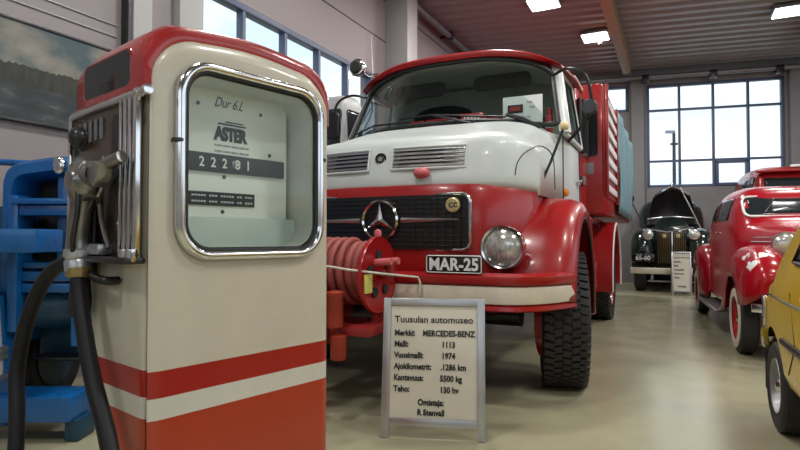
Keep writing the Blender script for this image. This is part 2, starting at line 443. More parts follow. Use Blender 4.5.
# outside: a light mast beyond the far window
t = thing('light_mast', 'tall dark mast with a small lamp head outside the far window', 'mast', (0, 0, 0))
cx, cy = 675 / 560 - 400 / 560, 1
mx, my = .491 * 30, 30
t.location = (mx, my, 0)
bm = new(); cyl(bm, (0, 0, 0), (0, 0, 6.8), .11, r1=.08); obj('pole', bm, 'darksteel', t)
bm = new(); box(bm, (-.2, 0, 6.85), (.5, .2, .16), .03); obj('lamp_head', bm, 'steelgrey', t)
for k in range(1):
    bm = new(); box(bm, (0, 0, 6.2 + k * .5), (.34, .2, .12), .02); obj('bracket', bm, 'darksteel', t)

# landscape picture on the left wall
def picture_mat():
    m = bpy.data.materials.new('lake_photograph_print'); m.use_nodes = True
    nt = m.node_tree; b = nt.nodes['Principled BSDF']; b.inputs['Roughness'].default_value = .45
    L = nt.links.new; N = nt.nodes.new
    tc = N('ShaderNodeTexCoord'); sp = N('ShaderNodeSeparateXYZ'); L(tc.outputs['Object'], sp.inputs[0])
    def ramp(stops, src, interp='LINEAR'):
        r = N('ShaderNodeValToRGB'); r.color_ramp.interpolation = interp; e = r.color_ramp.elements
        e[0].position, e[0].color = stops[0][0], (*stops[0][1], 1); e[1].position, e[1].color = stops[1][0], (*stops[1][1], 1)
        for p, c in stops[2:]: k = e.new(p); k.color = (*c, 1)
        L(src, r.inputs['Fac']); return r.outputs['Color']
    def noise(scale, vec, detail=6):
        n = N('ShaderNodeTexNoise'); n.inputs['Scale'].default_value = scale; n.inputs['Detail'].default_value = detail
        mp = N('ShaderNodeMapping'); mp.inputs['Scale'].default_value = vec; L(tc.outputs['Object'], mp.inputs['Vector']); L(mp.outputs[0], n.inputs['Vector']); return n.outputs['Fac']
    def mix(f, a, c_):
        x = N('ShaderNodeMix'); x.data_type = 'RGBA'; L(f, x.inputs[0]); L(a, x.inputs[6]); L(c_, x.inputs[7]); return x.outputs[2]
    def math_(op, a, v):
        q = N('ShaderNodeMath'); q.operation = op; L(a, q.inputs[0])
        if isinstance(v, (int, float)): q.inputs[1].default_value = v
        else: L(v, q.inputs[1])
        return q.outputs[0]
    z = sp.outputs['Z']
    sky = ramp([(.42, (.035, .07, .085)), (.58, (.17, .165, .14)), (.75, (.27, .25, .21))], noise(2.6, (1, 1, 1.6)))
    water = ramp([(.40, (.008, .014, .016)), (.58, (.025, .035, .04)), (.75, (.16, .17, .155))], noise(3.5, (1.2, 1, 3)))
    forest = ramp([(.35, (.003, .006, .004)), (.7, (.022, .026, .014))], noise(14, (2, 1, .6)))
    jag = math_('MULTIPLY', math_('SUBTRACT', noise(16, (2.2, 1, .05), 3), .5), .06)
    slope = math_('MULTIPLY', sp.outputs['X'], -.004)
    top = math_('GREATER_THAN', math_('ADD', math_('ADD', z, jag), slope), 2.44)
    low = math_('LESS_THAN', z, 2.30)
    L(mix(low, mix(top, forest, sky), water), b.inputs['Base Color'])
    return m
t = thing('wall_picture', 'large framed photograph of a forest lake on the left wall', 'picture', (*LWO, 0), LYAW)
bm = new(); box(bm, (2.2, -.02, 2.405), (2.02, .03, .75)); obj('print', bm, picture_mat(), t, 0)
bm = new()
for a, b, c, d in ((1.17, 3.23, 2.02, 2.04), (1.17, 3.23, 2.77, 2.79), (1.17, 1.19, 2.02, 2.79), (3.21, 3.23, 2.02, 2.79)):
    box(bm, ((a + b) / 2, -.024, (c + d) / 2), (b - a, .045, d - c), .004)
obj('frame', bm, 'darksteel', t)

# ------------------------------------------------------------------ wheels
def steer(o, p, deg):
    m = Matrix.Translation(p) @ Matrix.Rotation(R(deg), 4, 'Z') @ Matrix.Translation(-Vector(p)); o.matrix_local = m
def wheel(parent, xo, y, r, w, side=1, zc=None, tread='blocks', rim='red', rr=.6, hub='steelgrey', wall=None):
    """axis along local x; xo is the outer face, side=+1 when the outer face looks to +x"""
    zc = r if zc is None else zc
    xi = xo - side * w
    bm = new()
    e = w * .12
    prof = [(r * rr, xi + side * w * .12), (r * .82, xi), (r * .93, xi + side * e * .4), (r * .985, xi + side * e * 1.2), (r * .985, xo - side * e * 1.2), (r * .93, xo - side * e * .4), (r * .82, xo), (r * rr, xo - side * w * .12)]
    lathe(bm, prof, 48, (0, y, zc), 'x', True)
    if tread == 'blocks':
        n = 52; rows = 5
        for k in range(n):
            for j in range(rows):
                a = 2 * PI * (k + (.5 if j % 2 else 0)) / n
                xx = lerp(xi + side * w * .14, xo - side * w * .14, j / (rows - 1))
                q = bmesh.ops.create_cube(bm, size=1)['verts']
                bmesh.ops.scale(bm, vec=(w * (.16 if 0 < j < 4 else .2), 2 * PI * r / n * .70, .028), verts=q)
                bmesh.ops.rotate(bm, cent=(0, 0, 0), matrix=Matrix.Rotation(.22 * (1 if j % 2 else -1), 3, 'Z'), verts=q)
                bmesh.ops.translate(bm, vec=(xx, 0, r * .992), verts=q)
                bmesh.ops.rotate(bm, cent=(0, 0, 0), matrix=Matrix.Rotation(a, 3, 'X'), verts=q)
                bmesh.ops.translate(bm, vec=(0, y, zc), verts=q)
    elif tread == 'grooves':
        for xx in (.3, .5, .7):
            lathe(bm, [(r * .98, -.006), (r * 1.0, -.018), (r * 1.0, .018), (r * .98, .006)], 40, (lerp(xi, xo, xx), y, zc), 'x', True)
    tyre = obj('wheel', bm, 'rubber', parent, 30)
    s = side
    if wall:
        bm = new(); lathe(bm, [(r * .64, -.004 * s), (r * .86, -.004 * s), (r * .86, .006 * s), (r * .64, .008 * s)], 40, (xo, y, zc), 'x', True); obj('whitewall', bm, wall, tyre)
    bm = new()
    lathe(bm, [(0, xo - s * w * .35), (r * .18, xo - s * w * .33), (r * .3, xo - s * w * .5), (r * (rr - .08), xo - s * w * .45), (r * (rr - .02), xo - s * w * .1), (r * rr, xo - s * w * .05), (r * (rr + .015), xo - s * w * .12), (r * rr, xi + s * .01), (0, xi + s * .02)], 40, (0, y, zc), 'x')
    rm = obj('rim', bm, rim, parent)
    bm = new(); lathe(bm, [(0, xo - s * w * .05), (r * .1, xo - s * w * .08), (r * .16, xo - s * w * .2), (r * .2, xo - s * w * .36)], 24, (0, y, zc), 'x'); obj('hub_cap', bm, hub, tyre)
    return tyre

# ------------------------------------------------------------------ fire truck
TR = thing('fire_truck', 'large red and white fire truck with three pointed star grille and plate MAR-25', 'truck', (-.185, 4.08, 0), 25.5)
def fx(x): return .16 * abs(x / 1.05) ** 2.2 + .32 * abs(x / 1.05) ** 7     # how far the nose sweeps back towards its sides
# red lower nose
def nose_ring(z, grow=0., back=1.9):
    w = 1.04 + grow; out = []
    for i in range(33):
        x = -w + 2 * w * i / 32
        xx = w * sgnpow(x / w, .8)
        out.append((xx, .13 - grow + fx(xx * 1.05 / w), z))
    return out + [(w, back, z), (-w, back, z)]
bm = new()
loft(bm, [nose_ring(.80, -.05), nose_ring(.86), nose_ring(1.2, .012), nose_ring(1.48, .006), nose_ring(1.535, -.012), nose_ring(1.55, -.05)])
nose = obj('nose_panel', bm, 'red', TR)
bc = new()
for s in (1, -1):
    cyl(bc, (s * .66, .95, .52), (s * 1.4, .95, .52), .66, 40)
cut(nose, bc)
# white bonnet
prof = [(.17, 1.50), (.155, 1.56), (.165, 1.62), (.19, 1.74), (.215, 1.845), (.245, 1.89), (.31, 1.915), (.45, 1.955), (.62, 2.0), (.85, 2.075), (1.05, 2.14), (1.24, 2.19)]
rings = []
for i, (py, pz) in enumerate(prof):
    k = i / (len(prof) - 1); w = lerp(1.05, 1.075, k); ring = []
    for (x, z) in arch(w, 1.47, pz, lerp(9, 5.5, k), 36):
        ring.append((x, py + fx(x * 1.05 / w) * lerp(1, .75, k), z))
    rings.append(ring)
bm = new(); loft(bm, rings, closed=False); hood_ = obj('bonnet', bm, 'white', TR, 50, solid=.02)
hv = BVHTree.FromPolygons([v.co.copy() for v in hood_.data.vertices], [list(p.vertices) for p in hood_.data.polygons])
for s in (1, -1):
    pts = [hv.ray_cast(Vector((s * 1.6, q[0], q[1])), Vector((-s, 0, 0)))[0] for q in smooth_path([(.40, 1.60, 0), (.43, 1.70, 0), (.52, 1.79, 0), (.70, 1.85, 0), (.95, 1.87, 0), (1.12, 1.82, 0), (1.16, 1.66, 0), (1.17, 1.55, 0)], 4)]
    pts = [p + Vector((s * .013, -.004, .004)) for p in pts if p]
    bm = new(); tube(bm, pts, .004, 6); obj('bonnet_seam', bm, 'darksteel', TR)
# louvred vents, badge
def nose_y(x, z):
    ks = [p for p in prof]
    for a, b in zip(ks, ks[1:]):
        if a[1] <= z <= b[1]: return lerp(a[0], b[0], (z - a[1]) / (b[1] - a[1])) + fx(x)
    return .3 + fx(x)
for s in (1, -1):
    bm = new(); xa, xb = (.055, .62) if s > 0 else (-.70, -.145)
    for (za, zb) in ((1.655, 1.67), (1.82, 1.835)):
        tube(bm, [(lerp(xa, xb, i / 8), nose_y(lerp(xa, xb, i / 8), (za + zb) / 2) - .012, (za + zb) / 2) for i in range(9)], .011, 8)
    for xx in (xa, xb): tube(bm, [(xx, nose_y(xx, z) - .012, z) for z in (1.66, 1.70, 1.75, 1.79, 1.83)], .011, 8)
    v = obj('bonnet_vent', bm, 'white', TR)
    bm = new()
    for i in range(12):
        a, b = lerp(xa, xb, i / 12), lerp(xa, xb, (i + 1) / 12)
        q = [bm.verts.new((x, nose_y(x, z) - .004, z)) for x, z in ((a, 1.665), (b, 1.665), (b, 1.828), (a, 1.828))]; bm.faces.new(q)
    obj('vent_opening', bm, 'darkint', v, 40)
    bm = new()
    for j in range(5):
        z = 1.688 + j * .031
        rr_ = []
        for i in range(9):
            x = lerp(xa + .01, xb - .01, i / 8); y = nose_y(x, z)
            rr_.append([(x, y - .006, z + .012), (x, y - .026, z - .008), (x, y - .024, z - .013), (x, y - .003, z + .006)])
        loft(bm, rr_)
    obj('louvre_slats', bm, 'alu', v)
bm = new(); lathe(bm, [(0, -.016), (.03, -.014), (.036, -.006), (.046, -.012), (.05, 0), (.05, .03)], 28, (-.045, nose_y(0, 1.75) - .004, 1.75), 'y'); bd = obj('bonnet_badge', bm, 'darksteel', TR)
bm = new(); lathe(bm, [(0, -.022), (.018, -.02), (.022, -.01), (0, -.008)], 20, (-.045, nose_y(0, 1.75) - .004, 1.75), 'y'); obj('badge_centre', bm, 'chrome', bd)
bm = new(); lathe(bm, [(0, -.045), (.035, -.036), (.058, -.01), (.055, .02), (0, .03)], 20, (.31, .145, 1.625), 'y'); bmesh.ops.scale(bm, vec=(1.1, 1, .68), space=Matrix.Translation((-.31, -.145, -1.625)), verts=bm.verts[:]); k_ = obj('bonnet_latch', bm, 'pink', TR, 60); 
# grille
GW, GZ0, GZ1 = 1.34, 1.065, 1.465
def gy(x): return .095 + fx(x)
outline = rrect(0, (GZ0 + GZ1) / 2, GW, GZ1 - GZ0, .06, 8)
bm = new()
N_ = 24
zz = [GZ0, GZ1]
for i in range(N_):
    a, b = lerp(-GW / 2 + .01, GW / 2 - .01, i / N_), lerp(-GW / 2 + .01, GW / 2 - .01, (i + 1) / N_)
    box(bm, ((a + b) / 2, gy((a + b) / 2) + .035, (GZ0 + GZ1) / 2), (b - a + .002, .05, GZ1 - GZ0 - .01))
g = obj('grille', bm, 'black', TR, 0)
bm = new()
for i in range(11):
    z = GZ0 + .03 + i * .034
    rr_ = []
    for j in range(13):
        x = lerp(-GW / 2 + .02, GW / 2 - .02, j / 12); rr_.append((x, gy(x) + .006, z))
    tube(bm, rr_, .004, 6)
obj('grille_mesh', bm, 'black', g)
bm = new(); tube(bm, [(x, gy(x) + .005, z) for x, z in outline], .012, 8, True); obj('grille_rim', bm, 'chrome', g)
bm = new(); lathe(bm, [(.130, 0), (.141, -.014), (.153, 0), (.141, .014)], 48, (0, gy(0) - .02, 1.28), 'y', True); st = obj('star_ring', bm, 'chrome', g)
bm = new()
for k in range(3):
    a = PI / 2 + k * 2 * PI / 3; d = Vector((math.cos(a), 0, math.sin(a))); s_ = Vector((-math.sin(a), 0, math.cos(a))); c0 = Vector((0, gy(0) - .02, 1.28))
    f = Vector((0, -.014, 0))
    tip = c0 + d * .132
    A, B = c0 + s_ * .03 - d * .008, c0 - s_ * .03 - d * .008
    vs = [bm.verts.new(p) for p in (A, B, tip, c0 + f * 1.2, c0 - f)]
    for q in ((0, 2, 3), (2, 1, 3), (0, 3, 1), (2, 0, 4), (1, 2, 4)): bm.faces.new([vs[i] for i in q])
obj('star_spokes', bm, 'chrome', g, 20)
for s in (1, -1):
    bm = new()
    rr_ = []
    for i in range(9):
        x = lerp(.17, .59, i / 8); h = .018 * (1 - .55 * i / 8); y = gy(x) - .008
        rr_.append([(s * x, y - .014, 1.28 + h * .2), (s * x, y, 1.28 + h), (s * x, y + .012, 1.28), (s * x, y, 1.28 - h)])
    loft(bm, rr_); obj('grille_bar', bm, 'alu', g, 50)
bm = new(); lathe(bm, [(0, -.014), (.036, -.012), (.04, -.016), (.052, -.01), (.054, .004), (0, .006)], 28, (.555, gy(.555) - .004, 1.385), 'y'); cb = obj('club_badge', bm, 'gold', g)
text('badge_letters', 'CC', .05, 'darksteel', g, face_front(.527, gy(.555) - .02, 1.368), .001, .002)
# plate
pl = obj('number_plate', prism(new(), rrect(.635, .975, .40, .125, .012), -.075, -.055, bev=.004), 'black', TR)
bm = new(); tube(bm, [(x, -.076, z) for x, z in rrect(.635, .975, .385, .112, .012)], .0035, 6, True); obj('plate_border', bm, 'plate', pl)
text('plate_letters', 'MAR-25', .112, 'plate', pl, face_front(.635, -.076, .937), .0035, .002, .92, 'CENTER', 1.02)
bm = new(); box(bm, (.635, -.02, .93), (.3, .08, .03), .005); box(bm, (.49, -.03, .96), (.03, .06, .09)); box(bm, (.78, -.03, .96), (.03, .06, .09)); obj('plate_bracket', bm, 'redtrim', pl)
# headlights
for s in (1, -1):
    x0 = s * .885; y0 = .10 + fx(.885)
    bm = new(); lathe(bm, [(.125, .06), (.155, .04), (.160, 0), (.150, -.035), (.136, -.03), (.13, -.01)], 40, (x0, y0 - .06, 1.085), 'y', True); h = obj('headlight_ring', bm, 'chrome', TR)
    bm = new(); lathe(bm, [(0, -.055), (.05, -.05), (.1, -.035), (.135, -.01), (.13, .01), (0, .02)], 36, (x0, y0 - .06, 1.085), 'y')
    ln = obj('headlight_lens', bm, 'lens', h, 60)
    bm = new()
    for k in range(7):
        xx = -.1 + k * .0333; hh = math.sqrt(max(.0, .125 ** 2 - xx * xx))
        tube(bm, [(x0 + xx, y0 - .06 - .058 + .045 * (xx * xx + q * q) / .0169, 1.085 + q) for q in (-hh, -hh / 2, 0, hh / 2, hh)], .002, 5)
    obj('lens_ribs', bm, 'alu', h)
# bumper: swept section
def bpath(n=33, w=1.25):
    out = []
    for i in range(n):
        x = w * sgnpow(-1 + 2 * i / (n - 1), .75) if False else -w + 2 * w * i / (n - 1)
        q = abs(x) / w
        out.append((x, -.06 + .05 * q ** 2 + .42 * max(0, (q - .72) / .28) ** 2.2))
    return out
def sweep(name, sec, m, off=0., w=1.32, parent=TR, n=41):
    pts = bpath(n, w); rings = []
    for i, (x, y) in enumerate(pts):
        a = Vector(pts[min(i + 1, n - 1)]) - Vector(pts[max(i - 1, 0)]); nn = Vector((a.y, -a.x)).normalized()
        rings.append([(x + nn.x * (d + off), y + nn.y * (d + off), z) for d, z in sec])
    bm = new(); loft(bm, rings); return obj(name, bm, m, parent, 45)
bp = sweep('bumper', [(0, .675), (.03, .67), (.045, .68), (.04, .705), (.015, .712), (.01, .838), (.035, .845), (.045, .87), (.04, .90), (.0, .915), (-.09, .915), (-.09, .89), (-.02, .87), (-.02, .70), (-.09, .69), (-.09, .672)], 'red')
sweep('bumper_band', [(.012, .715), (.036, .722), (.043, .77), (.036, .828), (.012, .835)], 'cream', 0, 1.315, bp)
# valance under the bumper + tow hook
bm = new(); box(bm, (0, .35, .62), (1.5, .6, .12), .02); obj('front_crossmember', bm, 'darksteel', TR)
bm = new(); tube(bm, [(.72, .12, .64), (.74, .06, .60), (.72, .02, .57), (.68, .05, .55)], .022, 8); obj('tow_hook', bm, 'darksteel', TR)
bm = new(); cyl(bm, (-.85, .95, .52), (.85, .95, .52), .09); lathe(bm, [(0, -.2), (.17, -.12), (.2, 0), (.17, .12), (0, .2)], 24, (.1, .95, .52), 'x'); obj('front_axle', bm, 'darksteel', TR)
for s in (1, -1):
    bm = new(); box(bm, (s * .42, 3.1, .78), (.09, 6.2, .2), .01); obj('chassis_rail', bm, 'darksteel', TR)
    w_ = wheel(TR, s * 1.34, .97, .515, .34, s, rim='red'); steer(w_, (s * 1.18, .97, 0), 13)
    wheel(TR, s * 1.22, 4.95, .51, .31, s, rim='red')
bm = new(); cyl(bm, (-.85, 4.95, .52), (.85, 4.95, .52), .09); lathe(bm, [(0, -.25), (.2, -.15), (.24, 0), (.2, .15), (0, .25)], 24, (0, 4.95, .52), 'x'); obj('rear_axle', bm, 'darksteel', TR)
# fenders
def fender(s):
    rings = []
    for i in range(25):
        a = R(4) + R(190) * i / 24
        py, pz = .97 - .68 * math.cos(a), .66 + .80 * math.sin(a)
        ir = Vector((math.cos(a), -math.sin(a)))   # inward in (y, z)
        xin = .80; ring = []
        for (x, d) in ((xin, -.0), (.98, 0), (1.12, .002), (1.24, .015), (1.315, .045), (1.345, .10), (1.34, .15)):
            ring.append((s * x, py + ir.x * d, pz + ir.y * d))
        rings.append(ring)
    bm = new(); loft(bm, rings, closed=False); f = obj('front_fender', bm, 'red', TR, 50, solid=.025)
    bm = new(); tube(bm, [(s * 1.343, r_[-1][1], r_[-1][2]) for r_ in rings], .012, 8); obj('fender_lip', bm, 'black', f)
    # closing cheek between bonnet side and fender
    return f
fender(1); fender(-1)
# cab
def ws(s, t):
    tt = (t + 1) / 2
    return Vector((s * lerp(1.09, .975, tt), lerp(1.2, 1.5, tt) + .24 * abs(s) ** 3, lerp(2.205 - .10 * abs(s) ** 2.5, 2.865 - .13 * abs(s) ** 3, tt)))
bm = new()
ol = [(-1.08, 1.55), (-1.02, 1.35), (-.8, 1.25), (.8, 1.25), (1.02, 1.35), (1.08, 1.55), (1.105, 2.0), (1.105, 2.5), (-1.105, 2.5), (-1.105, 2.0)]
loft(bm, [[(x, y, .95) for x, y in ol], [(x, y, 1.5) for x, y in ol], [(x * .995, y, 2.06) for x, y in ol], [(x * .96, lerp(y, 1.9, .04), 2.085) for x, y in ol]])
cb_ = obj('cab_body', bm, 'white', TR)
bc = new()
for s in (1, -1): cyl(bc, (s * .6, .97, .55), (s * 1.4, .97, .55), .72, 40)
cut(cb_, bc)
bm = new(); box(bm, (0, 1.62, 2.085), (1.86, .62, .03), .01); obj('dashboard', bm, 'darkint', TR)
# pillars
for s in (1, -1):
    rings = []
    for i in range(9):
        t_ = -1.06 + 2.16 * i / 8; a, b = ws(s * .985, t_), ws(s * 1.0, t_)
        c = b + Vector((s * .07, .10, 0)); d = a + Vector((0, .06, 0)); e = c + Vector((-s * .05, .02, 0))
        rings.append([a, b + Vector((s * .02, -.005, 0)), b + Vector((s * .055, .03, 0)), c, e, d])
    bm = new(); loft(bm, rings); obj('windscreen_pillar', bm, 'white', TR, 50)
    # side wall with window opening: frame bars
    def sw(y, z): return Vector((s * lerp(1.11, 1.0, (z - 2.06) / .74), y, z))
    bm = new()
    for a, b, r_ in (((1.50, 2.07), (1.80, 2.72), .03), ((1.80, 2.72), (2.42, 2.76), .03), ((2.42, 2.76), (2.46, 2.07), .035), ((1.5, 2.08), (2.46, 2.08), .03)):
        tube(bm, [sw(*a), sw(*b)], r_, 10)
    dr = obj('door', bm, 'white', TR)
    bm = new(); tube(bm, [sw(1.60, 2.11) + Vector((s * .02, 0, 0)), sw(1.84, 2.66) + Vector((s * .02, 0, 0)), sw(2.36, 2.70) + Vector((s * .02, 0, 0)), sw(2.39, 2.11) + Vector((s * .02, 0, 0))], .012, 8, True); obj('window_seal', bm, 'seal', dr)
    bm = new(); q = [sw(1.58, 2.1), sw(1.83, 2.68), sw(2.38, 2.72), sw(2.41, 2.1)]
    loft(bm, [[p for p in q], [p + Vector((s * .006, 0, 0)) for p in q]]); obj('side_window', bm, 'ws', dr, 0)
    bm = new(); pts = [(1.44, 1.42), (1.44, 2.05), (2.44, 2.05), (2.44, 1.0), (1.78, 1.0)]
    tube(bm, [(s * 1.105, y, z) for y, z in pts], .006, 6, True); obj('door_gap', bm, 'darkint', dr)
    bm = new(); box(bm, (s * 1.135, 2.3, 1.72), (.035, .16, .03), .01); box(bm, (s * 1.115, 2.35, 1.72), (.03, .03, .05)); obj('door_handle', bm, 'chrome', dr)
    bm = new(); lathe(bm, [(0, 0), (.03, .01), (.042, .03), (.04, .06), (.02, .075), (0, .08)], 16, (s * 1.09, 1.6, 1.52), 'z'); obj('indicator_lamp', bm, 'amber', TR, 60)
    # mirror on a long arm
    big = s < 0
    mz, mh, mw = (2.36, .30, .17) if big else (2.30, .14, .13)
    bm = new(); tube(bm, smooth_path([(s * .97, 1.70, 2.66), (s * 1.12, 1.58, 2.68), (s * 1.26, 1.54, 2.62), (s * 1.32, 1.54, 2.48), (s * 1.32, 1.56, 2.25), (s * 1.12, 1.62, 2.02)]), .014, 8); ma = obj('mirror_arm', bm, 'black', TR)
    bm = new(); prism(bm, rrect(s * 1.32, mz, mw, mh, .06), 1.49, 1.54, bev=.012); obj('mirror_shell', bm, 'black' if big else 'darksteel', ma)
    bm = new(); prism(bm, rrect(s * 1.32, mz, mw - .02, mh - .02, .05), 1.542, 1.548); obj('mirror_glass', bm, 'chrome', ma)
for x in (-.42, .46):
    bm = new(); prism(bm, rrect(x, 2.70, .58, .15, .07), 1.80, 1.815, bev=.005); obj('sun_visor', bm, 'darkint', TR)
# rear cab wall with an oval window
bm = new(); box(bm, (0, 2.5, 2.44), (2.06, .06, .80), .01)
rw = obj('cab_rear_wall', bm, 'interior', TR)
bm = new(); prism(bm, [(-.42 + .36 * math.cos(2 * PI * k / 32), 2.56 + .12 * math.sin(2 * PI * k / 32)) for k in range(32)], 2.45, 2.466); obj('rear_window', bm, 'darkglass', rw)
for x in (-.5, .45):
    bm = new(); box(bm, (x, 2.3, 2.2), (.75, .16, .42), .06); obj('seat_back', bm, 'darkint', TR)
bm = new(); lathe(bm, [(.20, 0), (.212, .012), (.224, 0), (.212, -.012)], 32, (0, 0, 0), 'z', True)
bmesh.ops.rotate(bm, cent=(0, 0, 0), matrix=Matrix.Rotation(R(35), 3, 'X'), verts=bm.verts[:]); bmesh.ops.translate(bm, vec=(-.5, 1.98, 2.07), verts=bm.verts[:]); obj('steering_wheel', bm, 'black', TR)
# red roof
rings = []
for i, (yy, k) in enumerate(((1.475, .2), (1.455, .5), (1.475, .75), (1.55, .95), (1.8, 1.), (2.2, 1.), (2.48, .95), (2.58, .75), (2.60, .3))):
    w = lerp(1.05, 1.11, min(1, max(0, (yy - 1.4) / .7))) * (.97 if i in (0, 8) else 1); top = []; botm = []
    for j in range(25):
        x = -w + 2 * w * j / 24; q = abs(x / w)
        zc = 2.875 - .125 * q ** 3
        y = yy + .26 * q ** 3 * max(0, 1 - (yy - 1.4) / .9)
        top.append((x, y, zc + (.065 * k) * (1 - q ** 6) + .012 * k)); botm.append((x, y, zc - .012 * k))
    rings.append(top + botm[::-1])
bm = new(); loft(bm, rings); rf_ = obj('roof', bm, 'red', TR, 50)
bm = new(); hl = []
for yy in (1.545, 1.7, 2.0, 2.3, 2.47):
    w = lerp(.93, .98, (yy - 1.545) / .9); hl.append([(w * u, yy + .25 * abs(u) ** 3 * max(0, 1 - (yy - 1.4) / .9), 2.85 - .125 * abs(u) ** 3) for u in [-1 + j / 8 for j in range(17)]])
loft(bm, hl, closed=False); obj('headliner', bm, 'interior', rf_, 60, solid=.012)
# windscreen glass and rubber
loop = rrect(0, 0, 2, 2, .22, 8)
fine = []
for (a, b), (c, d) in zip(loop, loop[1:] + loop[:1]):
    nseg = max(1, int(math.hypot(c - a, d - b) / .12))
    fine += [(lerp(a, c, i / nseg), lerp(b, d, i / nseg)) for i in range(nseg)]
bm = new(); rr_ = [[ws(a * k, b * k) + Vector((0, .012, 0)) for a, b in fine] for k in (1, .8, .6, .4, .2, .02)]
loft(bm, rr_, cap0=False, cap1=True); obj('windscreen', bm, 'ws', TR, 60)
bm = new(); tube(bm, [ws(a * .985, b * .985) for a, b in fine], .024, 8, True); obj('windscreen_rubber', bm, 'seal', TR)
# wipers
for (s0, s1, t1) in ((-.55, .12, -.62), (.30, .92, -.93)):
    piv = ws(s0 if s0 < 0 else .34, -1.02) + Vector((0, -.03, -.02))
    a, b = ws(s0 - .35 if s0 < 0 else -.36, -.72), ws(s1, t1)
    bm = new(); cyl(bm, piv - Vector((0, 0, .03)), piv + Vector((0, -.01, .03)), .022, 12); 
    tip = ws((s0 if s0 < 0 else .0) - (.1 if s0 < 0 else .05), -.72) + Vector((0, -.03, 0))
    tube(bm, [piv, piv.lerp(tip, .5) + Vector((0, -.03, 0)), tip], .010, 8); wp = obj('wiper_arm', bm, 'darksteel', TR)
    bm = new(); tube(bm, [a + Vector((0, -.02, 0)), tip + Vector((0, .008, 0)), ws(s0 + .30, -.86) + Vector((0, -.02, 0))], .009, 6); obj('wiper_blade', bm, 'black', wp)
bm = new(); tube(bm, [ws(.60, -.80) + Vector((0, -.03, .0)), ws(.72, -.90) + Vector((0, -.04, 0)), ws(.86, -1.08) + Vector((0, -.05, 0))], [.014, .022, .02], 8); obj('wiper_arm', bm, 'black', TR)
# marker rod
bm = new(); tube(bm, [(1.02, .75, 1.5), (1.12, .80, 1.75), (1.20, .85, 1.99)], .011, 8); mr_ = obj('marker_rod', bm, 'black', TR)
bm = new(); lathe(bm, [(0, -.035), (.03, -.025), (.036, 0), (.03, .025), (0, .035)], 16, (1.21, .855, 2.02), 'z'); obj('rod_knob', bm, 'knob', mr_, 60)
# roof spotlight and antenna
bm = new(); lathe(bm, [(0, -.05), (.06, -.045), (.085, -.02), (.095, 0), (.085, .05), (.05, .10), (0, .12)], 24, (-1.0, 1.48, 2.94), 'y'); sp_ = obj('roof_spotlight', bm, 'chrome', TR, 60)
bm = new(); lathe(bm, [(0, -.056), (.055, -.053), (.075, -.03), (.075, -.02), (0, -.01)], 24, (-1.0, 1.48, 2.94), 'y'); obj('spotlight_lens', bm, 'darkint', sp_)
bm = new(); tube(bm, [(-1.0, 1.5, 2.94), (-.9, 1.56, 2.86), (-.82, 1.62, 2.88)], .018, 8); obj('spotlight_bracket', bm, 'chrome', sp_)
bm = new(); tube(bm, [(-.93, 1.7, 2.9), (-.955, 1.7, 3.35)], [.006, .003], 6); obj('antenna', bm, 'alu', TR)
# crew cab and equipment body
bm = new(); ol = rrect(0, 2.93, 2.16, .74, .08); ol = [(x, y) for x, y in ol]
loft(bm, [[(x, y, .95) for x, y in ol], [(x, y, 2.0) for x, y in ol], [(x * .97, y, 2.78) for x, y in ol], [(x * .93, y, 2.86) for x, y in ol]]); cc = obj('crew_cab', bm, 'red', TR)
bm = new(); ol = rrect(0, 2.93, 2.1, .74, .08); loft(bm, [[(x, y, 2.861) for x, y in ol], [(x, y, 2.90) for x, y in ol], [(x * .9, y, 2.94) for x, y in ol]]); obj('crew_cab_roof', bm, 'cream', cc)
for s in (1, -1):
    bm = new(); prism(bm, [(2.62, 2.10), (2.66, 2.66), (3.2, 2.70), (3.24, 2.10)], s * 1.055, s * 1.088, 'yz', .01); w_ = obj('crew_window', bm, 'darkglass', cc)
    bm = new(); tube(bm, [(s * 1.088, y, z) for y, z in ((2.62, 2.10), (2.66, 2.66), (3.2, 2.70), (3.24, 2.10))], .016, 8, True); obj('window_seal', bm, 'seal', cc)
    bm = new(); cyl(bm, (s * 1.09, 2.75, 2.05), (s * 1.14, 2.75, 2.05), .02); box(bm, (s * 1.1, 2.85, 1.78), (.03, .18, .10), .01); obj('door_handle', bm, 'steelgrey', cc)
bm = new(); box(bm, (0, 5.95, 2.22), (2.50, 5.1, 1.56), .04); bx = obj('equipment_body', bm, 'red', TR)
bm = new(); prism(bm, rrect(1.02, 2.44, .34, .62, .03), 3.385, 3.402, 'xz'); obj('front_window', bm, 'darkglass', bx)
bm = new(); box(bm, (1.03, 3.392, 1.98), (.22, .012, .14), .004); obj('grey_hatch', bm, 'steelgrey', bx)
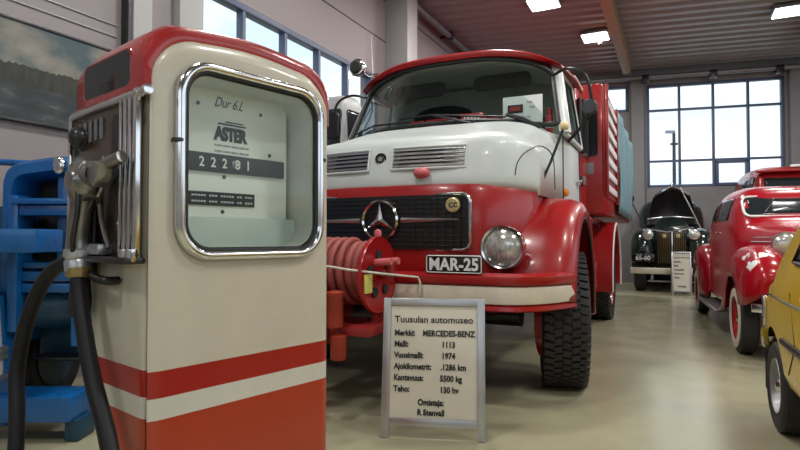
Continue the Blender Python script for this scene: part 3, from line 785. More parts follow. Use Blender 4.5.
for s in (1, -1):
    bm = new(); box(bm, (s * 1.255, 4.15, 2.3), (.03, 1.5, 1.3), .01); bay = obj('locker_bay', bm, 'redtrim', bx)
    bm = new()
    for k in range(7): box(bm, (s * 1.28, 4.15, 1.76 + k * .175), (.03, 1.4, .085), .01)
    obj('locker_slats', bm, 'plate', bx)
    for yy in (3.42, 4.88):
        bm = new(); box(bm, (s * 1.29, yy, 2.3), (.04, .05, 1.36), .01); obj('locker_rail', bm, 'red', bx)
    bm = new()
    rings = []
    for i in range(12):
        z = 1.50 + 1.46 * i / 11
        rings.append([(s * (1.275 + .02 * math.sin(yy * 5 + i * .5) + .03), yy, z) for yy in [5.0 + 3.4 * j / 24 for j in range(25)]])
    loft(bm, rings, closed=False); obj('tarpaulin_side', bm, 'teal', bx, 60, solid=.02)
    bm = new(); prism(bm, [(4.95 - .72 * math.cos(R(a)), .60 + .78 * math.sin(R(a))) for a in range(-12, 193, 12)] + [(4.95 + .60 * math.cos(R(a)), .60 + .66 * math.sin(R(a))) for a in range(-12, 193, 12)], s * .82, s * 1.27, 'yz'); obj('rear_fender', bm, 'red', TR)
    bm = new(); tube(bm, [(s * 1.27, 4.95 - .70 * math.cos(R(a)), .6 + .76 * math.sin(R(a))) for a in range(-12, 193, 12)], .016, 8); obj('fender_stripe', bm, 'plate', TR)
    bm = new(); box(bm, (s * .98, 3.1, .82), (.36, .9, .07), .015); tube(bm, [(s * 1.13, 2.7, .85), (s * 1.14, 2.72, .6), (s * 1.14, 3.4, .58), (s * 1.13, 3.45, .85)], .025, 8); obj('step', bm, 'redtrim', TR)
    bm = new(); cyl(bm, (s * .9, 3.6, 1.05), (s * .9, 4.25, 1.05), .12, 20); obj('air_tank', bm, 'red', TR)
    bm = new()
    for k in range(3): cyl(bm, (s * (1.0 + .05 * k), 3.3, 1.30 + .04 * k), (s * (1.0 + .05 * k), 4.7, 1.30 + .04 * k), .022, 10)
    obj('suction_pipes', bm, 'chrome', TR)
# hose reel pump on the front bumper
RX, RY, RZ = -.30, -.33, .93
RD = .36
bm = new(); cyl(bm, (-.72, RY, RZ), (-.17, RY, RZ), .13, 28); reel = obj('hose_reel', bm, 'redtrim', TR); reel.location.x = RD
for xx, nm in ((-.16, 'near'), (-.72, 'far')):
    bm = new(); lathe(bm, [(.02, -.008), (.235, -.008), (.25, -.016), (.255, 0), (.25, .016), (.235, .008), (.02, .008)], 40, (xx, RY, RZ - .02), 'x', True); fl = obj('reel_flange', bm, 'red', reel)
    if nm == 'near':
        for k in range(5):
            a = k * 2 * PI / 5 + .4; bm = new(); cyl(bm, (xx + .006, RY + .13 * math.cos(a), RZ - .02 + .13 * math.sin(a)), (xx + .02, RY + .13 * math.cos(a), RZ - .02 + .13 * math.sin(a)), .035, 14); obj('flange_hole', bm, 'darkint', reel)
        bm = new(); cyl(bm, (xx, RY, RZ - .02), (xx + .09, RY, RZ - .02), .03, 12); box(bm, (xx + .09, RY, RZ + .0), (.04, .05, .12), .01); obj('reel_crank', bm, 'redtrim', reel)
bm = new(); pts = []
for i in range(9 * 24 + 1):
    a = 2 * PI * i / 24; q = i / (9 * 24); pts.append((lerp(-.69, -.20, q), RY + .172 * math.cos(a), RZ + .172 * math.sin(a)))
tube(bm, pts, .031, 8); pts = []
for i in range(6 * 24 + 1):
    a = 2 * PI * i / 24; q = i / (6 * 24); pts.append((lerp(-.68, -.3, q), RY + .205 * math.cos(a), RZ + .205 * math.sin(a)))
tube(bm, pts, .024, 8); obj('reel_hose', bm, 'pinkhose', reel, 70)
bm = new(); box(bm, (-.44, RY, .56), (.66, .42, .06), .012); box(bm, (-.70, RY + .1, .7), (.05, .3, .3), .01); box(bm, (-.20, RY + .12, .68), (.05, .2, .22), .01); obj('reel_base', bm, 'redtrim', reel)
for s_ in (-.55, .0):
    bm = new(); box(bm, (s_ - .05, .05, .62), (.07, .8, .09), .01); obj('reel_support', bm, 'redtrim', reel)
bm = new(); lathe(bm, [(0, 0), (.04, .0), (.052, .012), (.052, .19), (.06, .2), (.06, .225), (.03, .235), (0, .24)], 20, (-.32, RY - .27, .585), 'z'); obj('valve_cylinder', bm, 'orange', reel)
bm = new(); lathe(bm, [(0, 0), (.045, .0), (.05, .012), (.05, .15), (0, .16)], 20, (-.30, RY - .26, .39), 'z'); obj('drain_cylinder', bm, 'orange', reel)
bm = new(); cyl(bm, (-.62, RY - .25, .745), (-.30, RY - .25, .745), .05, 18); obj('pump_manifold', bm, 'orange', reel)
bm = new(); cyl(bm, (-.64, RY - .2, .54), (-.40, RY - .2, .54), .07, 18); lathe(bm, [(0, -.05), (.075, -.05), (.085, -.03), (.085, .0), (.05, .02), (0, .03)], 20, (-.52, RY - .30, .54), 'y'); obj('pump_housing', bm, 'redtrim', reel)
bm = new(); lathe(bm, [(.035, -.012), (.05, -.012), (.05, .012), (.035, .012)], 20, (-.52, RY - .30, .66), 'z', True)
for k in range(3):
    a = k * PI * 2 / 3; cyl(bm, (-.52, RY - .30, .66), (-.52 + .045 * math.cos(a), RY - .30 + .045 * math.sin(a), .66), .009, 8)
cyl(bm, (-.52, RY - .3, .57), (-.52, RY - .3, .67), .012, 8); obj('valve_wheel', bm, 'red', reel)
bm = new(); cyl(bm, (-.52, RY - .33, .36), (-.52, RY - .33, .50), .03, 12); cyl(bm, (-.40, RY - .33, .43), (-.60, RY - .33, .43), .035, 12); obj('outlet_pipe', bm, 'redtrim', reel)
bm = new(); box(bm, (-.145, RY - .16, .86), (.012, .10, .12), .003); obj('instruction_label', bm, 'label', reel)
for yy in (-.06, .05):
    bm = new(); cyl(bm, (-.15, RY + yy, RZ + .06), (-.03, RY + yy, RZ + .07), .025, 12); obj('reel_bolt', bm, 'pink', reel)
bm = new(); lathe(bm, [(0, -.03), (.022, -.02), (.026, 0), (.02, .02), (0, .03)], 14, (-.16, RY, RZ + .25), 'z'); obj('grease_cap', bm, 'pink', reel)
t = tag(obj('rope', tube(new(), [(-.30, RY - .31, .90), (-.18, RY - .315, .945), (-.08, RY - .32, .935), (.02, RY - .325, .975), (.15, RY - .30, .955), (.30, RY - .08, .92), (.40, -.125, .885), (.415, -.125, .85), (.41, -.125, .77)], .008, 6), 'rope'), 'thin pale rope strung from the red hose reel to the truck bumper', 'rope')
t.location = TR.location; t.rotation_euler = TR.rotation_euler
t.data.materials[0] = M['rope']
# things behind the windscreen (own frame = truck frame)
def in_truck(name, label, cat, p, group=None):
    q = Matrix.Rotation(-R(25.5), 3, 'Z') @ Vector(p)
    return thing(name, label, cat, (TR.location.x + q.x, TR.location.y + q.y, p[2]), 25.5, group)
t = in_truck('paper_sign', 'white sheet with a small red photo propped behind the truck windscreen', 'sign', (.75, 1.44, 2.135))
bm = new(); box(bm, (0, 0, .165), (.36, .006, .28), rot=None); sh = obj('sheet', bm, 'paper', t, 0)
bm = new(); box(bm, (-.065, -.006, .19), (.14, .004, .075)); ph = obj('printed_photo', bm, 'darkint', t, 0)
bm = new(); box(bm, (-.065, -.009, .19), (.10, .004, .04), .001); obj('photo_truck', bm, 'redtrim', ph, 0)
for s_, x, z, sz in (('KOM', .04, .235, .022), ('1974', .06, .185, .026), ('MB 1113', -.02, .10, .026)):
    text('sheet_writing', s_, sz, 'ink', t, face_front(x, -.006, z), .0, .001)
t = in_truck('spray_can', 'red and blue spray can standing behind the paper sheet', 'can', (.96, 1.60, 2.102))
bm = new(); lathe(bm, [(0, 0), (.034, 0), (.036, .01), (.036, .16), (.03, .175), (0, .178)], 20); obj('can_body', bm, mat('can_stripes', (.45, .05, .06), .3), t)
bm = new(); lathe(bm, [(0, .178), (.028, .178), (.028, .22), (.02, .235), (0, .236)], 16); obj('can_cap', bm, 'red', t)
bm = new(); lathe(bm, [(.0365, .05), (.0375, .05), (.0375, .11), (.0365, .11)], 20, closed_prof=True); obj('can_label', bm, 'plate', t)
for (x, y, w, h, lab) in ((-.02, 1.42, .30, .085, 'long red first aid case on the dashboard behind the windscreen'), (.29, 1.42, .22, .11, 'red box with pale lettering in the middle of the dashboard'), (-.27, 1.42, .14, .08, 'small plain red box at the left end of the dashboard row'), (.48, 1.42, .10, .07, 'small dark red and white tin beside the paper sheet')):
    t = in_truck('dashboard_box', lab, 'box', (x, y, 2.105), 'boxes on the truck dashboard')
    bm = new(); box(bm, (0, 0, .10 + h / 2), (w, .1, h), .006); obj('box_body', bm, 'red', t)
    bm = new(); box(bm, (0, 0, .05), (w * .9, .09, .10), .004); obj('box_tray', bm, 'darkint', t)
    if w > .15:
        bm = new()
        for k in range(5): box(bm, (-w * .3 + k * w * .15, -.051, .10 + h * .6), (w * .09, .003, h * .2))
        obj('box_lettering', bm, 'plate', t, 0)

# ------------------------------------------------------------------ fuel pump
RED_S, ORG, CRM = (.36, .016, .010), (.42, .042, .014), (.60, .555, .45)
M['pump_paint'] = band_mat('pump_banded_paint', [(0, ORG), (.622, (.64, .62, .54)), (.687, RED_S), (.757, CRM)], .3, .35, .10, 4.)
M['pump_side'] = band_mat('pump_side_paint', [(0, ORG), (.622, (.64, .62, .54)), (.687, RED_S), (.757, CRM), (1.575, (.36, .012, .012))], .3, .4, .10, 4.)
M['pump_cap'] = mat('pump_cap_red', (.36, .012, .012), .25, coat=.6, noise=.1)
M['mech'] = mat('worn_brown_steel', (.16, .12, .095), .3, metal=.85, noise=.5, nscale=9)
PU = thing('fuel_pump', 'old cream and red fuel pump with a chrome framed counter window', 'fuel pump', (-.714, 1.6, 0), -50)
PW = .69
def pump_outline(w0, w1, top, r, arc=0., n=10):
    """closed outline in xz from the floor, rounded upper corners, slightly arched top"""
    out = [(w0, 0.0), ]
    for k in range(1, 30): out.append((w0, (top - r) * k / 30))
    for k in range(n + 1):
        a = PI - PI / 2 * k / n; out.append((w0 + r + r * math.cos(a), top - r + r * math.sin(a)))
    for k in range(1, 12):
        t_ = k / 12; out.append((lerp(w0 + r, w1 - r, t_), top + arc * math.sin(PI * t_)))
    for k in range(n + 1):
        a = PI / 2 - PI / 2 * k / n; out.append((w1 - r + r * math.cos(a), top - r + r * math.sin(a)))
    for k in range(29, -1, -1): out.append((w1, (top - r) * k / 30))
    for k in range(1, 12): out.append((lerp(w1, w0, k / 12), 0.))
    return out
WCX, WCZ = .358, 1.388
WW, WH = .52, .555
def cast(outline, ang, c=(WCX, WCZ)):
    d = (math.cos(ang), math.sin(ang)); best = None
    for (a, b), (e, f) in zip(outline, outline[1:] + outline[:1]):
        ex, ey = e - a, f - b; den = d[0] * ey - d[1] * ex
        if abs(den) < 1e-9: continue
        t_ = ((a - c[0]) * ey - (b - c[1]) * ex) / den; u = ((a - c[0]) * d[1] - (b - c[1]) * d[0]) / den
        if t_ > 0 and -1e-6 <= u <= 1 + 1e-6: best = t_ if best is None else max(best, t_)
    return (c[0] + d[0] * best, c[1] + d[1] * best)
angs = []
po = pump_outline(0, PW, 1.757, .16, .014)
for q in po: angs.append(math.atan2(q[1] - WCZ, q[0] - WCX))
wo = rrect(WCX, WCZ, WW, WH, .085, 10)
for q in wo: angs.append(math.atan2(q[1] - WCZ, q[0] - WCX))
angs = sorted(set(round(a, 5) for a in angs))
def ring_at(outline, y, inset=0.):
    out = []
    for a in angs:
        x, z = cast(outline, a)
        if inset:
            dx, dz = WCX - x, 0
            x = min(max(x, inset), PW - inset); 
            if z > 1.4: z = z - inset * max(0., min(1., (z - 1.4) / .3))
        out.append((x, y, z))
    return out
bm = new()
loft(bm, [ring_at(po, .018, .018), ring_at(po, .017, .008), ring_at(po, .015, .003), ring_at(po, .012, .001), ring_at(po, .009, .004), ring_at(po, .006, .011), ring_at(po, .002, .024), ring_at(po, 0, .042), ring_at(wo, 0), ring_at(wo, .012)], cap0=False, cap1=False)
obj('front_panel', bm, 'pump_paint', PU, 45)
bm = new(); loft(bm, [ring_at(rrect(WCX, WCZ, WW - .02, WH - .02, .08, 10), .0), ring_at(rrect(WCX, WCZ, WW - .02, WH - .02, .08, 10), .155)], cap0=False, cap1=False)
obj('window_recess', bm, mat('recess_grey', (.62, .63, .58), .5, noise=.1), PU, 45)
# body behind the front panel, its back leaning in towards the floor
def back_y(z): return .335 + .205 * min(1, max(0, (z - .45) / 1.1)) ** .8
pb = pump_outline(.004, PW - .004, 1.765, .14, .012)
bm = new()
loft(bm, [[(x + (.022 if x < .3 else -.022), .036, z) for x, z in pb], [(x + (.007 if x < .3 else -.007), .040, z) for x, z in pb], [(x + (.002 if x < .3 else -.002), .050, z) for x, z in pb], [(x, .066, z) for x, z in pb]] +
     [[(x, lerp(.066, back_y(z) - .03, k), z - (.0 if k < .9 else .01)) for x, z in pb] for k in (.3, .6, .9, 1.)] +
     [[(lerp(x, PW / 2, .06), back_y(z), z - (.02 if z > 1.5 else 0)) for x, z in pb]])
body = obj('body', bm, 'pump_side', PU, 40)
hole = rrect(WCX, WCZ, WW + .045, WH + .045, .09, 8)
cut(body, prism(new(), hole, -.05, .178), 'darksteel')
bm = new(); pb2 = pump_outline(.026, PW - .026, 1.735, .14); loft(bm, [[(x, .010, z) for x, z in pb2], [(x, .06, z) for x, z in pb2]]); cut(obj('seam_gasket', bm, 'black', PU, 30), prism(new(), hole, -.05, .178), 'darksteel')
# red cap over the top
def cap_section(grow, top, zlow, n=40):
    full = pump_outline(-grow, PW + grow, top, .135, .018)
    up = full[:30 + 11 + 11 + 11 + 29]
    pts = [(-grow, zlow)] + [q for q in up if q[1] > zlow + .01] + [(PW + grow, zlow)]
    d = [0]
    for a, b in zip(pts, pts[1:]): d.append(d[-1] + math.hypot(b[0] - a[0], b[1] - a[1]))
    out = []; j = 0
    for i in range(n * 2 + 1):
        t_ = d[-1] * i / (2 * n)
        while j < len(d) - 2 and d[j + 1] < t_: j += 1
        f = (t_ - d[j]) / max(1e-9, d[j + 1] - d[j]); out.append((lerp(pts[j][0], pts[j + 1][0], f), lerp(pts[j][1], pts[j + 1][1], f)))
    return out
rings = []
for (y, g_, tp) in ((.034, -.016, 1.735), (.020, -.012, 1.745), (.014, -.002, 1.768), (.020, .008, 1.790), (.05, .012, 1.80), (.2, .012, 1.802), (.4, .012, 1.80), (.50, .010, 1.79), (.535, -.004, 1.77), (.545, -.03, 1.74)):
    rings.append([(x, y, z) for x, z in cap_section(g_, tp, 1.575)])
bm = new(); loft(bm, rings, closed=False)
cap = obj('roof_cap', bm, 'pump_cap', PU, 50, solid=.012)
# side lamp window in the cap
for s, xs in ((-1, -.014), (1, PW + .014)):
    ol = rrect(.265, 1.660, .34, .115, .03, 6)
    bm = new(); prism(bm, ol, xs - .004, xs + .004, 'yz'); w_ = obj('side_light_window', bm, 'darkglass', PU, 30)
    bm = new(); tube(bm, [(xs, y, z) for y, z in ol], .005, 8, True); obj('light_window_rim', bm, 'pump_cap', w_)
# chrome window frame
bm = new()
fo = rrect(WCX, WCZ, WW + .028, WH + .028, .10, 10)
tube(bm, [(x, -.008, z) for x, z in fo], .0165, 12, True)
for v in bm.verts: v.co.y = v.co.y * 1.2
wf = obj('window_frame', bm, 'chrome', PU, 60)
bm = new(); tube(bm, [(x, -.012, z) for x, z in rrect(WCX, WCZ, WW - .006, WH - .006, .085, 10)], .008, 8, True); obj('frame_gasket', bm, 'seal', wf)
for x in (WCX - WW / 2 - .02, WCX + WW / 2 + .02):
    bm = new(); lathe(bm, [(.0175, -.006), (.020, -.004), (.020, .004), (.0175, .006)], 16, (x, -.010, 1.44), 'z', True); obj('frame_clip', bm, 'darksteel', wf)
bm = new(); prism(bm, rrect(WCX, WCZ, WW, WH, .08, 10), -.006, -.001); obj('window_glass', bm, 'pumpglass', PU, 30)
# counter plate behind the glass
DY_ = .13
bm = new(); box(bm, (.345, DY_ + .012, 1.40), (.49, .024, .56), .003); dp = obj('dial_plate', bm, 'dial', PU)
bm = new(); prism(bm, rrect(WCX, WCZ, WW + .06, WH + .06, .08, 8), DY_ + .03, DY_ + .04); obj('recess_back', bm, 'darksteel', PU)
bm = new(); box(bm, (.355, DY_ - .01, 1.155), (.50, .06, .13), .012); obj('lower_cover', bm, mat('cover_green_grey', (.50, .57, .52), .35), dp)
bm = new(); box(bm, (.335, DY_ - .004, 1.405), (.47, .016, .062), .002); ct = obj('counter_strip', bm, 'ink', PU, 30)
for i, ch in enumerate('22281'):
    x = .225 + i * .043 + (.008 if i > 2 else 0)
    bm = new(); lathe(bm, [(0, -.017), (.022, -.017), (.024, -.012), (.024, .012), (.022, .017), (0, .017)], 20, (x, DY_ + .008, 1.405), 'x'); dr_ = obj('counter_drum', bm, 'ink' if i != 3 else 'steelgrey', ct)
    text('counter_digit', ch, .046, 'plate', ct, face_front(x, DY_ - .0185, 1.389), .0008, .001, .85, 'CENTER')
text('maker_lettering', 'ASTER', .062, 'ink', dp, face_front(.345, DY_ - .002, 1.488), .0035, .001, .78, 'CENTER', .88)
bm = new(); box(bm, (.350, DY_ - .002, 1.543), (.11, .004, .004)); box(bm, (.36, DY_ - .002, 1.552), (.07, .004, .003)); obj('maker_bars', bm, 'ink', dp, 0)
text('handwriting', 'Dur 6.L', .050, 'ink', dp, face_front(.335, DY_ - .002, 1.60) @ Matrix(((1, .35, 0, 0), (0, 1, 0, 0), (0, 0, 1, 0), (0, 0, 0, 1))), -.0004, .001, .72, 'CENTER')
for z in (1.468, 1.448):
    bm = new()
    for k in range(14): box(bm, (.285 + k * .010, DY_ - .001, z), (.007 if k % 3 else .003, .003, .006))
    obj('small_print', bm, 'steelgrey', dp, 0)
bm = new(); box(bm, (.315, DY_ - .003, 1.283), (.255, .006, .046), .001); lp = obj('notice_plate', bm, 'ink', PU, 0)
bm = new()
for z in (1.293, 1.273):
    for k in range(22):
        if k not in (5, 9, 15, 18): box(bm, (.20 + k * .0108, DY_ - .0068, z), (.0075, .002, .006))
obj('notice_print', bm, 'alu', lp, 0)
for x, z in ((.18, 1.46), (.51, 1.455), (.22, 1.60), (.47, 1.60), (.315, 1.24), (.32, 1.36)):
    bm = new(); lathe(bm, [(0, -.004), (.006, -.003), (.007, 0), (0, .002)], 12, (x, DY_ - .001, z), 'y'); obj('plate_screw', bm, 'darksteel', dp)
# side mechanism bay, facing -x
bm = new(); box(bm, (-.006, .30, 1.325), (.012, .47, .49), .003); bay = obj('mechanism_bay', bm, 'mech', PU)
bm = new(); cyl(bm, (-.018, -.005, 1.572), (-.018, .52, 1.567), .012, 16); 
for y in (-.008, .04): lathe(bm, [(0, -.014), (.014, -.012), (.017, 0), (.014, .012), (0, .014)], 16, (-.018, y, 1.572), 'y')
obj('top_rail', bm, 'chrome', PU)
for y, r_ in ((.050, .016), (.085, .012), (.115, .012), (.145, .008)):
    bm = new(); box(bm, (-.016, y, 1.325), (.022, r_ * 1.7, .485), .006); obj('chrome_strip', bm, 'chrome', bay)
bm = new(); box(bm, (-.016, .538, 1.325), (.022, .02, .49), .006); obj('rear_strip', bm, 'chrome', bay)
bm = new(); box(bm, (-.03, .27, 1.085), (.06, .49, .02), .006); obj('bottom_ledge', bm, 'darksteel', PU)
for y in (.04, .08):
    bm = new(); lathe(bm, [(0, -.02), (.016, -.018), (.018, 0), (.016, .018), (0, .02)], 14, (-.035, y, 1.10), 'z'); obj('ledge_bolt', bm, 'chrome', bay)
bm = new(); lathe(bm, [(0, -.045), (.02, -.042), (.032, -.03), (.036, -.012), (.044, -.008), (.046, 0)], 24, (-.010, .455, 1.487), 'x'); obj('dial_knob', bm, 'darksteel', bay)
bm = new(); prism(bm, rrect(.20, 1.43, .055, .20, .027, 8), -.014, -.006, 'yz'); obj('hook_slot', bm, 'black', bay)
bm = new()
for k in range(5): box(bm, (-.015, .30 + k * .042, 1.50), (.008, .02, .07), .003)
obj('raised_bars', bm, 'steelgrey', bay)
bm = new(); tube(bm, [(-.03, .24, 1.40), (-.035, .20, 1.34), (-.035, .27, 1.28), (-.035, .24, 1.20), (-.03, .20, 1.12)], .007, 8); obj('release_rod', bm, 'chrome', bay)
for y in (.33, .365, .40): 
    bm = new(); cyl(bm, (-.022, y, 1.10), (-.022, y, 1.40), .011, 10); obj('guide_rod', bm, 'darksteel', bay)
bm = new(); box(bm, (-.03, .32, 1.115), (.05, .20, .035), .01); obj('nozzle_cradle', bm, 'alu', bay)
bm = new(); tube(bm, smooth_path([(-.005, .42, 1.045), (-.04, .40, 1.048), (-.045, .30, 1.035), (-.045, .20, 1.022), (-.02, .19, 1.02), (-.004, .19, 1.02)], 4), .013, 10); obj('side_handle', bm, 'black', PU)
bm = new(); box(bm, (-.012, .40, 1.045), (.024, .09, .05), .008); obj('handle_plate', bm, 'black', PU)
# nozzle and hose (hangs on the pump)
NZ = thing('fuel_nozzle', 'dull metal nozzle with black hose hanging on the side of the fuel pump', 'nozzle', (-.714, 1.6, 0), -50)
NX = -.07
bm = new(); lathe(bm, [(0, -.042), (.030, -.040), (.034, -.030), (.056, -.026), (.066, -.006), (.062, .018), (.035, .028), (0, .028)], 28, (NX - .01, .275, 1.325), 'x')
tube(bm, smooth_path([(NX, .275, 1.33), (NX, .30, 1.25), (NX, .325, 1.17), (NX, .328, 1.11)], 4), [.042, .040, .038, .036, .035, .034, .033, .033, .033, .033, .034, .035, .036], 16)
obj('nozzle_body', bm, 'gunmetal', NZ, 60)
bm = new(); tube(bm, smooth_path([(NX, .27, 1.325), (NX, .21, 1.345), (NX + .01, .13, 1.37), (NX + .02, .07, 1.385)], 4), [.036, .034, .031, .028, .025, .023, .021, .02, .02, .019, .018, .018, .018], 14); lathe(bm, [(.028, -.010), (.04, -.010), (.04, .010), (.028, .010)], 20, (NX, .215, 1.343), 'y', True); obj('spout', bm, 'gunmetal', NZ, 60)
bm = new(); prism(bm, [(.20, 1.350), (.205, 1.315), (.17, 1.30), (.13, 1.325), (.12, 1.365), (.16, 1.378)], NX - .024, NX + .02, 'yz', .006); obj('valve_housing', bm, 'gunmetal', NZ)
bm = new(); tube(bm, smooth_path([(NX - .03, .25, 1.30), (NX - .035, .24, 1.23), (NX - .035, .27, 1.15), (NX - .02, .31, 1.10)], 4), .008, 8); obj('lever', bm, 'darksteel', NZ)
bm = new(); lathe(bm, [(.026, -.042), (.037, -.038), (.039, -.01), (.034, 0), (.041, .008), (.041, .028), (.028, .036)], 24, (NX, .326, 1.085), 'z'); obj('hose_collar', bm, 'alu', NZ)
bm = new(); lathe(bm, [(.030, -.018), (.036, -.014), (.036, .014), (.030, .018)], 20, (NX, .322, 1.045), 'z', True); obj('brass_ring', bm, 'brass', NZ)
hp = smooth_path([(NX, .325, 1.09), (-.075, .305, .995), (-.08, .25, .885), (-.085, .165, .74), (-.09, .05, .60), (-.10, -.05, .42), (-.13, -.09, .22), (-.20, -.02, .07), (-.28, .16, .03), (-.30, .38, .05), (-.24, .50, .22), (-.17, .555, .42), (-.15, .60, .565), (-.14, .645, .69), (-.12, .640, .836), (-.10, .592, .957), (-.08, .535, 1.03), (-.055, .47, 1.065), (-.03, .42, 1.05), (-.028, .40, 1.0)], 6)
bm = new(); tube(bm, hp, .024, 14); obj('hose', bm, 'hose', NZ, 60)
bm = new(); lathe(bm, [(0, -.06), (.03, -.055), (.034, 0), (.03, .055), (0, .06)], 18, (-.036, .395, .95), 'z'); obj('hose_coupling', bm, 'black', NZ)

# ------------------------------------------------------------------ information stands
def stand(name, loc, yaw, w, h, lean, label, rows, title=None):
    t = thing(name, label, 'sign', loc, yaw, None)
    S = Matrix.Rotation(-lean, 4, 'X')      # leans back
    def put(o): o.data.transform(S); return o
    bar = w * .075
    for nm, c, s_ in (('frame_post', (-w / 2 + bar / 2, 0, h / 2), (bar, .022, h)), ('frame_post', (w / 2 - bar / 2, 0, h / 2), (bar, .022, h)), ('frame_rail', (0, 0, h - bar / 2), (w - bar * 2 + .004, .02, bar)), ('frame_rail', (0, 0, .085 * h + bar / 2), (w - bar * 2 + .004, .02, bar))):
        bm = new(); box(bm, c, s_, .005); put(obj(nm, bm, 'alu', t))
    bm = new(); box(bm, (0, .004, h * .54), (w - bar * 1.8, .008, h * .84)); pn = put(obj('sheet', bm, 'board', t, 0))
    for (s_, x, z, sz, sx, al, bd) in rows:
        put(text('sheet_lettering', s_, sz * h * 1.12, 'ink', pn, face_front(x * w, -.002, (z - .05) * h), bd * h * .85, .0008, sx * 1.07, al))
    S2 = Matrix.Rotation(lean * 1.1, 4, 'X')
    for x in (-w / 2 + bar / 2, w / 2 - bar / 2):
        bm = new(); box(bm, (0, 0, -h * .49), (bar * .8, .018, h * .97), .004); o = obj('rear_leg', bm, 'alu', t)
        o.data.transform(Matrix.Translation((x, h * math.sin(lean) - .0, h * math.cos(lean) - .005)) @ S2)
    return t
LX, CX = -.385, .03
rows = [('Tuusulan automuseo', 0, .872, .060, .96, 'CENTER', .0012),
        ('Merkki:', LX, .775, .052, .80, 'LEFT', .0026), ('MERCEDES-BENZ', .40, .775, .052, .80, 'RIGHT', .0026),
        ('Malli:', LX, .695, .052, .80, 'LEFT', .0026), ('1113', .08, .695, .052, .80, 'LEFT', .0026),
        ('Vuosimalli:', LX, .615, .052, .80, 'LEFT', .0026), ('1974', .08, .615, .052, .80, 'LEFT', .0026),
        ('Ajokilometrit:', LX, .535, .052, .78, 'LEFT', .0026), ('.1286 km', .07, .535, .052, .80, 'LEFT', .0026),
        ('Kantavuus:', LX, .455, .052, .80, 'LEFT', .0026), ('5500 kg', .065, .455, .052, .80, 'LEFT', .0026),
        ('Teho:', LX, .375, .052, .80, 'LEFT', .0026), ('130 hv', .065, .375, .052, .80, 'LEFT', .0026),
        ('Omistaja:', -.02, .285, .052, .80, 'CENTER', .0026), ('R Stenvall', -.02, .215, .052, .80, 'CENTER', .0026)]
stand('information_stand', (.185, 3.22, 0), 7.9, .60, .80, R(9), 'silver framed information stand about the fire truck, standing before its bumper', rows)
rows2 = [('Tuusulan automuseo', 0, .90, .045, .8, 'CENTER', .0015)] + [(a, -.38, .80 - k * .09, .05, .8, 'LEFT', .002) for k, a in enumerate(('Merkki:', 'Malli:', 'Vuosimalli:', 'Kantavuus:', 'Teho:'))] + [('Omistaja:', 0, .24, .05, .8, 'CENTER', .002)]
stand('information_stand', (5.63, 11.2, 0), 20, .36, .88, R(8), 'small white information stand beside the dark vintage car with raised bonnet', rows2)

# ------------------------------------------------------------------ helpers for car bodies
def sample(ks, y):
    """interpolate rows [(y, a, b, ...)] smoothly at y"""
    if y <= ks[0][0]: return ks[0][1:]
    for i in range(len(ks) - 1):
        a, b = ks[i], ks[i + 1]
        if a[0] <= y <= b[0]:
            t_ = (y - a[0]) / (b[0] - a[0])
            p, n_ = ks[max(i - 1, 0)], ks[min(i + 2, len(ks) - 1)]
            out = []
            for k in range(1, len(a)):
                m0 = (b[k] - p[k]) / max(1e-6, b[0] - p[0]) * (b[0] - a[0]); m1 = (n_[k] - a[k]) / max(1e-6, n_[0] - a[0]) * (b[0] - a[0])
                t2, t3 = t_ * t_, t_ ** 3
                out.append((2 * t3 - 3 * t2 + 1) * a[k] + (t3 - 2 * t2 + t_) * m0 + (-2 * t3 + 3 * t2) * b[k] + (t3 - t2) * m1)
            return out
    return ks[-1][1:]
def arc_body(name, ks, m, parent, step=.06, x0=0., n=4., k=28, solid=0., cap=True):
    """loft of half superellipse sections; ks rows: (y, half width, z bottom, z top)"""
    y0, y1 = ks[0][0], ks[-1][0]; N = max(4, int((y1 - y0) / step)); rings = []
    for i in range(N + 1):
        y = lerp(y0, y1, i / N); w, za, zb = sample(ks, y)[:3]
        r_ = [(x, y, z) for x, z in arch(max(w, .005), za, max(zb, za + .004), n, k, x0)]
        rings.append(r_)
    bm = new(); loft(bm, rings, closed=bool(cap)); return obj(name, bm, m, parent, 50, solid=solid)
def bvh_of(*objs):
    vs, fs = [], []
    for o in objs:
        b = len(vs); vs += [v.co.copy() for v in o.data.vertices]; fs += [[b + i for i in p.vertices] for p in o.data.polygons]
    return BVHTree.FromPolygons(vs, fs)
def decal(name, bvh, outline, fn, d, m, parent, off=.006, solid=.004, rings=(1, .85, .65, .4, .15)):
    """lay an outline on a surface: fn maps 2D to a start point, cast along d"""
    d = Vector(d).normalized(); cx = sum(q[0] for q in outline) / len(outline); cy = sum(q[1] for q in outline) / len(outline)
    R_ = []
    for k in rings:
        ring = []
        for q in outline:
            p = Vector(fn(cx + (q[0] - cx) * k, cy + (q[1] - cy) * k)); h = bvh.ray_cast(p, d)
            ring.append((h[0] if h[0] else p + d * 1.0) - d * off)
        R_.append(ring)
    bm = new(); loft(bm, R_, cap0=False, cap1=True)
    o = obj(name, bm, m, parent, 60, solid=solid); return o, R_[0]
def heart(cx, cy, r_, tilt=0.):
    out = []
    for k in range(28):
        a = 2 * PI * k / 28; x = 16 * math.sin(a) ** 3; y = 13 * math.cos(a) - 5 * math.cos(2 * a) - 2 * math.cos(3 * a) - math.cos(4 * a)
        x, y = x * r_ / 16, y * r_ / 16; out.append((cx + x * math.cos(tilt) - y * math.sin(tilt), cy + x * math.sin(tilt) + y * math.cos(tilt)))
    return out
def at(x, y, deg, px, py):
    a = R(deg); return (x + px * math.cos(a) + py * math.sin(a), y - px * math.sin(a) + py * math.cos(a), 0)

